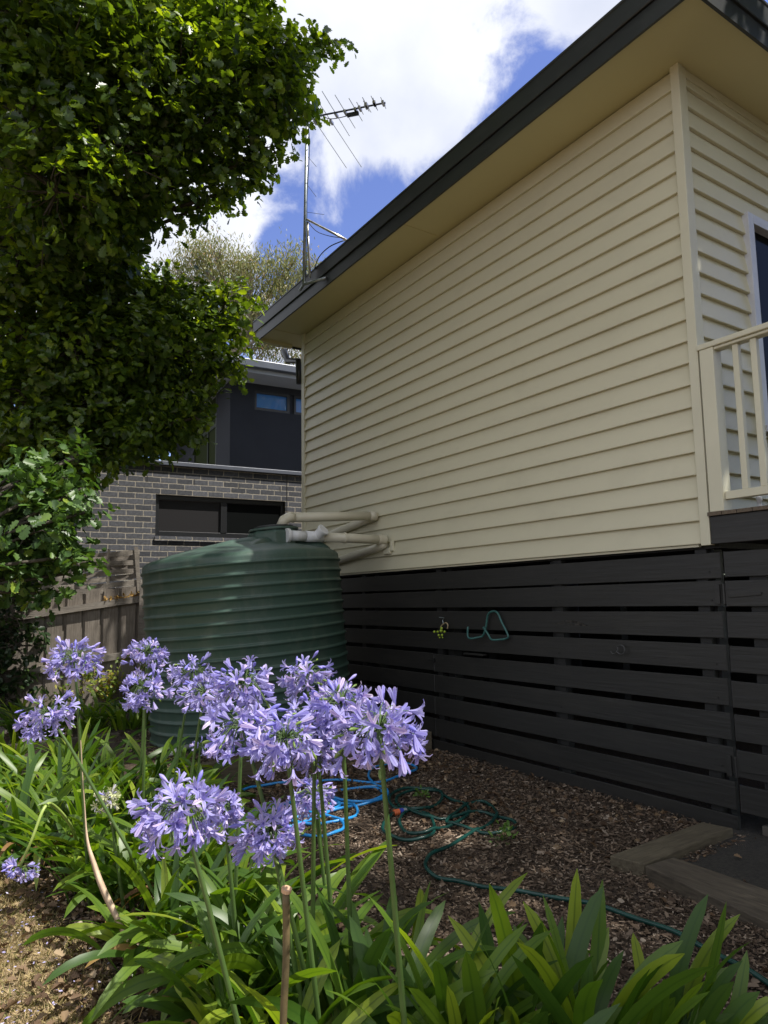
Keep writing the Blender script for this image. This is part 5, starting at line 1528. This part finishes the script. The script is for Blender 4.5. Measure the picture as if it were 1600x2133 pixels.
def odds():
    # dry strap leaf
    P = [at(x, y, D) for x, y, D in ((168, 1542, 2.95), (172, 1610, 2.92), (177, 1680, 2.88), (182, 1750, 2.82), (196, 1800, 2.76), (214, 1850, 2.70), (240, 1905, 2.66), (268, 1960, 2.62))]
    Q = spline(P, 5); n = len(Q); V = []; F = []
    for i in range(n):
        t = i/(n-1); w_ = .003+.0125*t; tw = .5+1.2*math.sin(t*7)
        T = Q[min(i+1, n-1)]-Q[max(i-1, 0)]; T /= np.linalg.norm(T)
        s = np.cross(T, _f); s /= np.linalg.norm(s); u = np.cross(T, s); s2 = s*math.cos(tw*.6)+u*math.sin(tw*.6); nrm_ = np.cross(T, s2)
        V += [Q[i]-s2*w_, Q[i]+nrm_*w_*.5, Q[i]+s2*w_, Q[i]-nrm_*.0015]
    for i in range(n-1):
        a = i*4; b = a+4
        F += [(a+k, b+k, b+(k+1) % 4, a+(k+1) % 4) for k in range(4)]
    o = mesh_obj('dry_strap_leaf', V, F, M_straw, None, smooth=True); tag(o, 'long dry beige strap leaf standing up among the green leaves', 'dead leaf')
    # cut cane
    a = at(596, 1858, 1.75); b = at(590, 2133, 1.72); g = b+(b-a)*(b[2]/(a[2]-b[2])) if a[2] > b[2] else b
    g = np.array([b[0]-.01, b[1], 0.0])
    c = thing('cut_cane', 'cut brown cane with a pale sawn end among the leaves', 'cane', g)
    MB().tube(spline([g, b, (a+b)/2+np.array([.004, 0, 0]), a], 5), .0092, 10).build('cane', M_cane, c, smooth=True)
    d = np.array([.1, -.25, 1]); d /= np.linalg.norm(d)
    MB().tube([a, a+d*.010], [.0125, .0135], 12).build('sawn_end', M_cut, c)
    # weeds in the mulch
    for (x, y, s, n, lab) in ((1047, 1752, .10, 46, 'small bright green weed growing in the mulch beside the hose loop'), (880, 1660, .055, 22, 'tiny pale weed inside the green hose coil')):
        g = gz(x, y, 0.0); t = thing('weed', lab, 'weed', g)
        u = unit(rng.normal(size=(n, 3))); u[:, 2] = np.abs(u[:, 2])
        T = g+u*s*rng.uniform(.3, 1, (n, 1)); H = unit(u+rng.normal(size=(n, 3))*.5)
        scatter('foliage', OAKV2, OAKF2, frames(H, np.array([0, 0, 1.0])+rng.normal(size=(n, 3))*.4, rng.uniform(.02, .042, n)), T, M_weed, t)
        mb = MB()
        for k in range(0, n, 3): mb.tube([g, (g+T[k])/2+np.array([0, 0, .01]), T[k]], [.002, .0015, .001], 4, caps=False)
        mb.build('stem', M_stem, t)
    # vine at the foot of the fence
    t = thing('vine', 'yellow green vine with reddish stems along the bottom rail of the fence', 'climber', (1.7, 8.5, 0))
    TT = []; mb = MB()
    for k in range(10):
        s = random.uniform(-1.0, .05); b0 = np.array([2.1+.965*s, 8.45-.26*s-.05, random.uniform(.15, .5)]); e = b0+np.array([random.uniform(-.25, .25), -.05, random.uniform(.15, .4)])
        P = spline([b0, (b0+e)/2+rng.normal(size=3)*.06, e], 6); mb.tube(P, .004, 4)
        for q in P:
            for z in range(5): TT.append(q+rng.normal(size=3)*.035)
    mb.build('stem', M_straw, t)
    T = np.array(TT); n = len(T)
    scatter('foliage', OAKV2, OAKF2, frames(rng.normal(size=(n, 3)), np.array([.3, -.6, .8])+rng.normal(size=(n, 3))*.4, rng.uniform(.03, .06, n)), T, M_vine, t)
    # dry leaf litter caught on the top rail
    n = 60; s = rng.uniform(-.45, -.02, n)
    T = np.stack([2.188+.965*s, 8.543-.26*s-.03, 1.475+.14*s+rng.uniform(0, .03, n)], 1)
    o = scatter('rail_litter', OAKV2, OAKF2, frames(rng.normal(size=(n, 3)), rng.normal(size=(n, 3))+np.array([0, 0, 1.0]), rng.uniform(.025, .05, n)), T, leaf_mat('orange_litter', [(0, (.3, .17, .05)), (1, (.5, .32, .1))], .2, .7))
    tag(o, 'dry orange leaf litter caught on the top fence rail by the tank', 'leaf litter', kind='stuff')


odds()
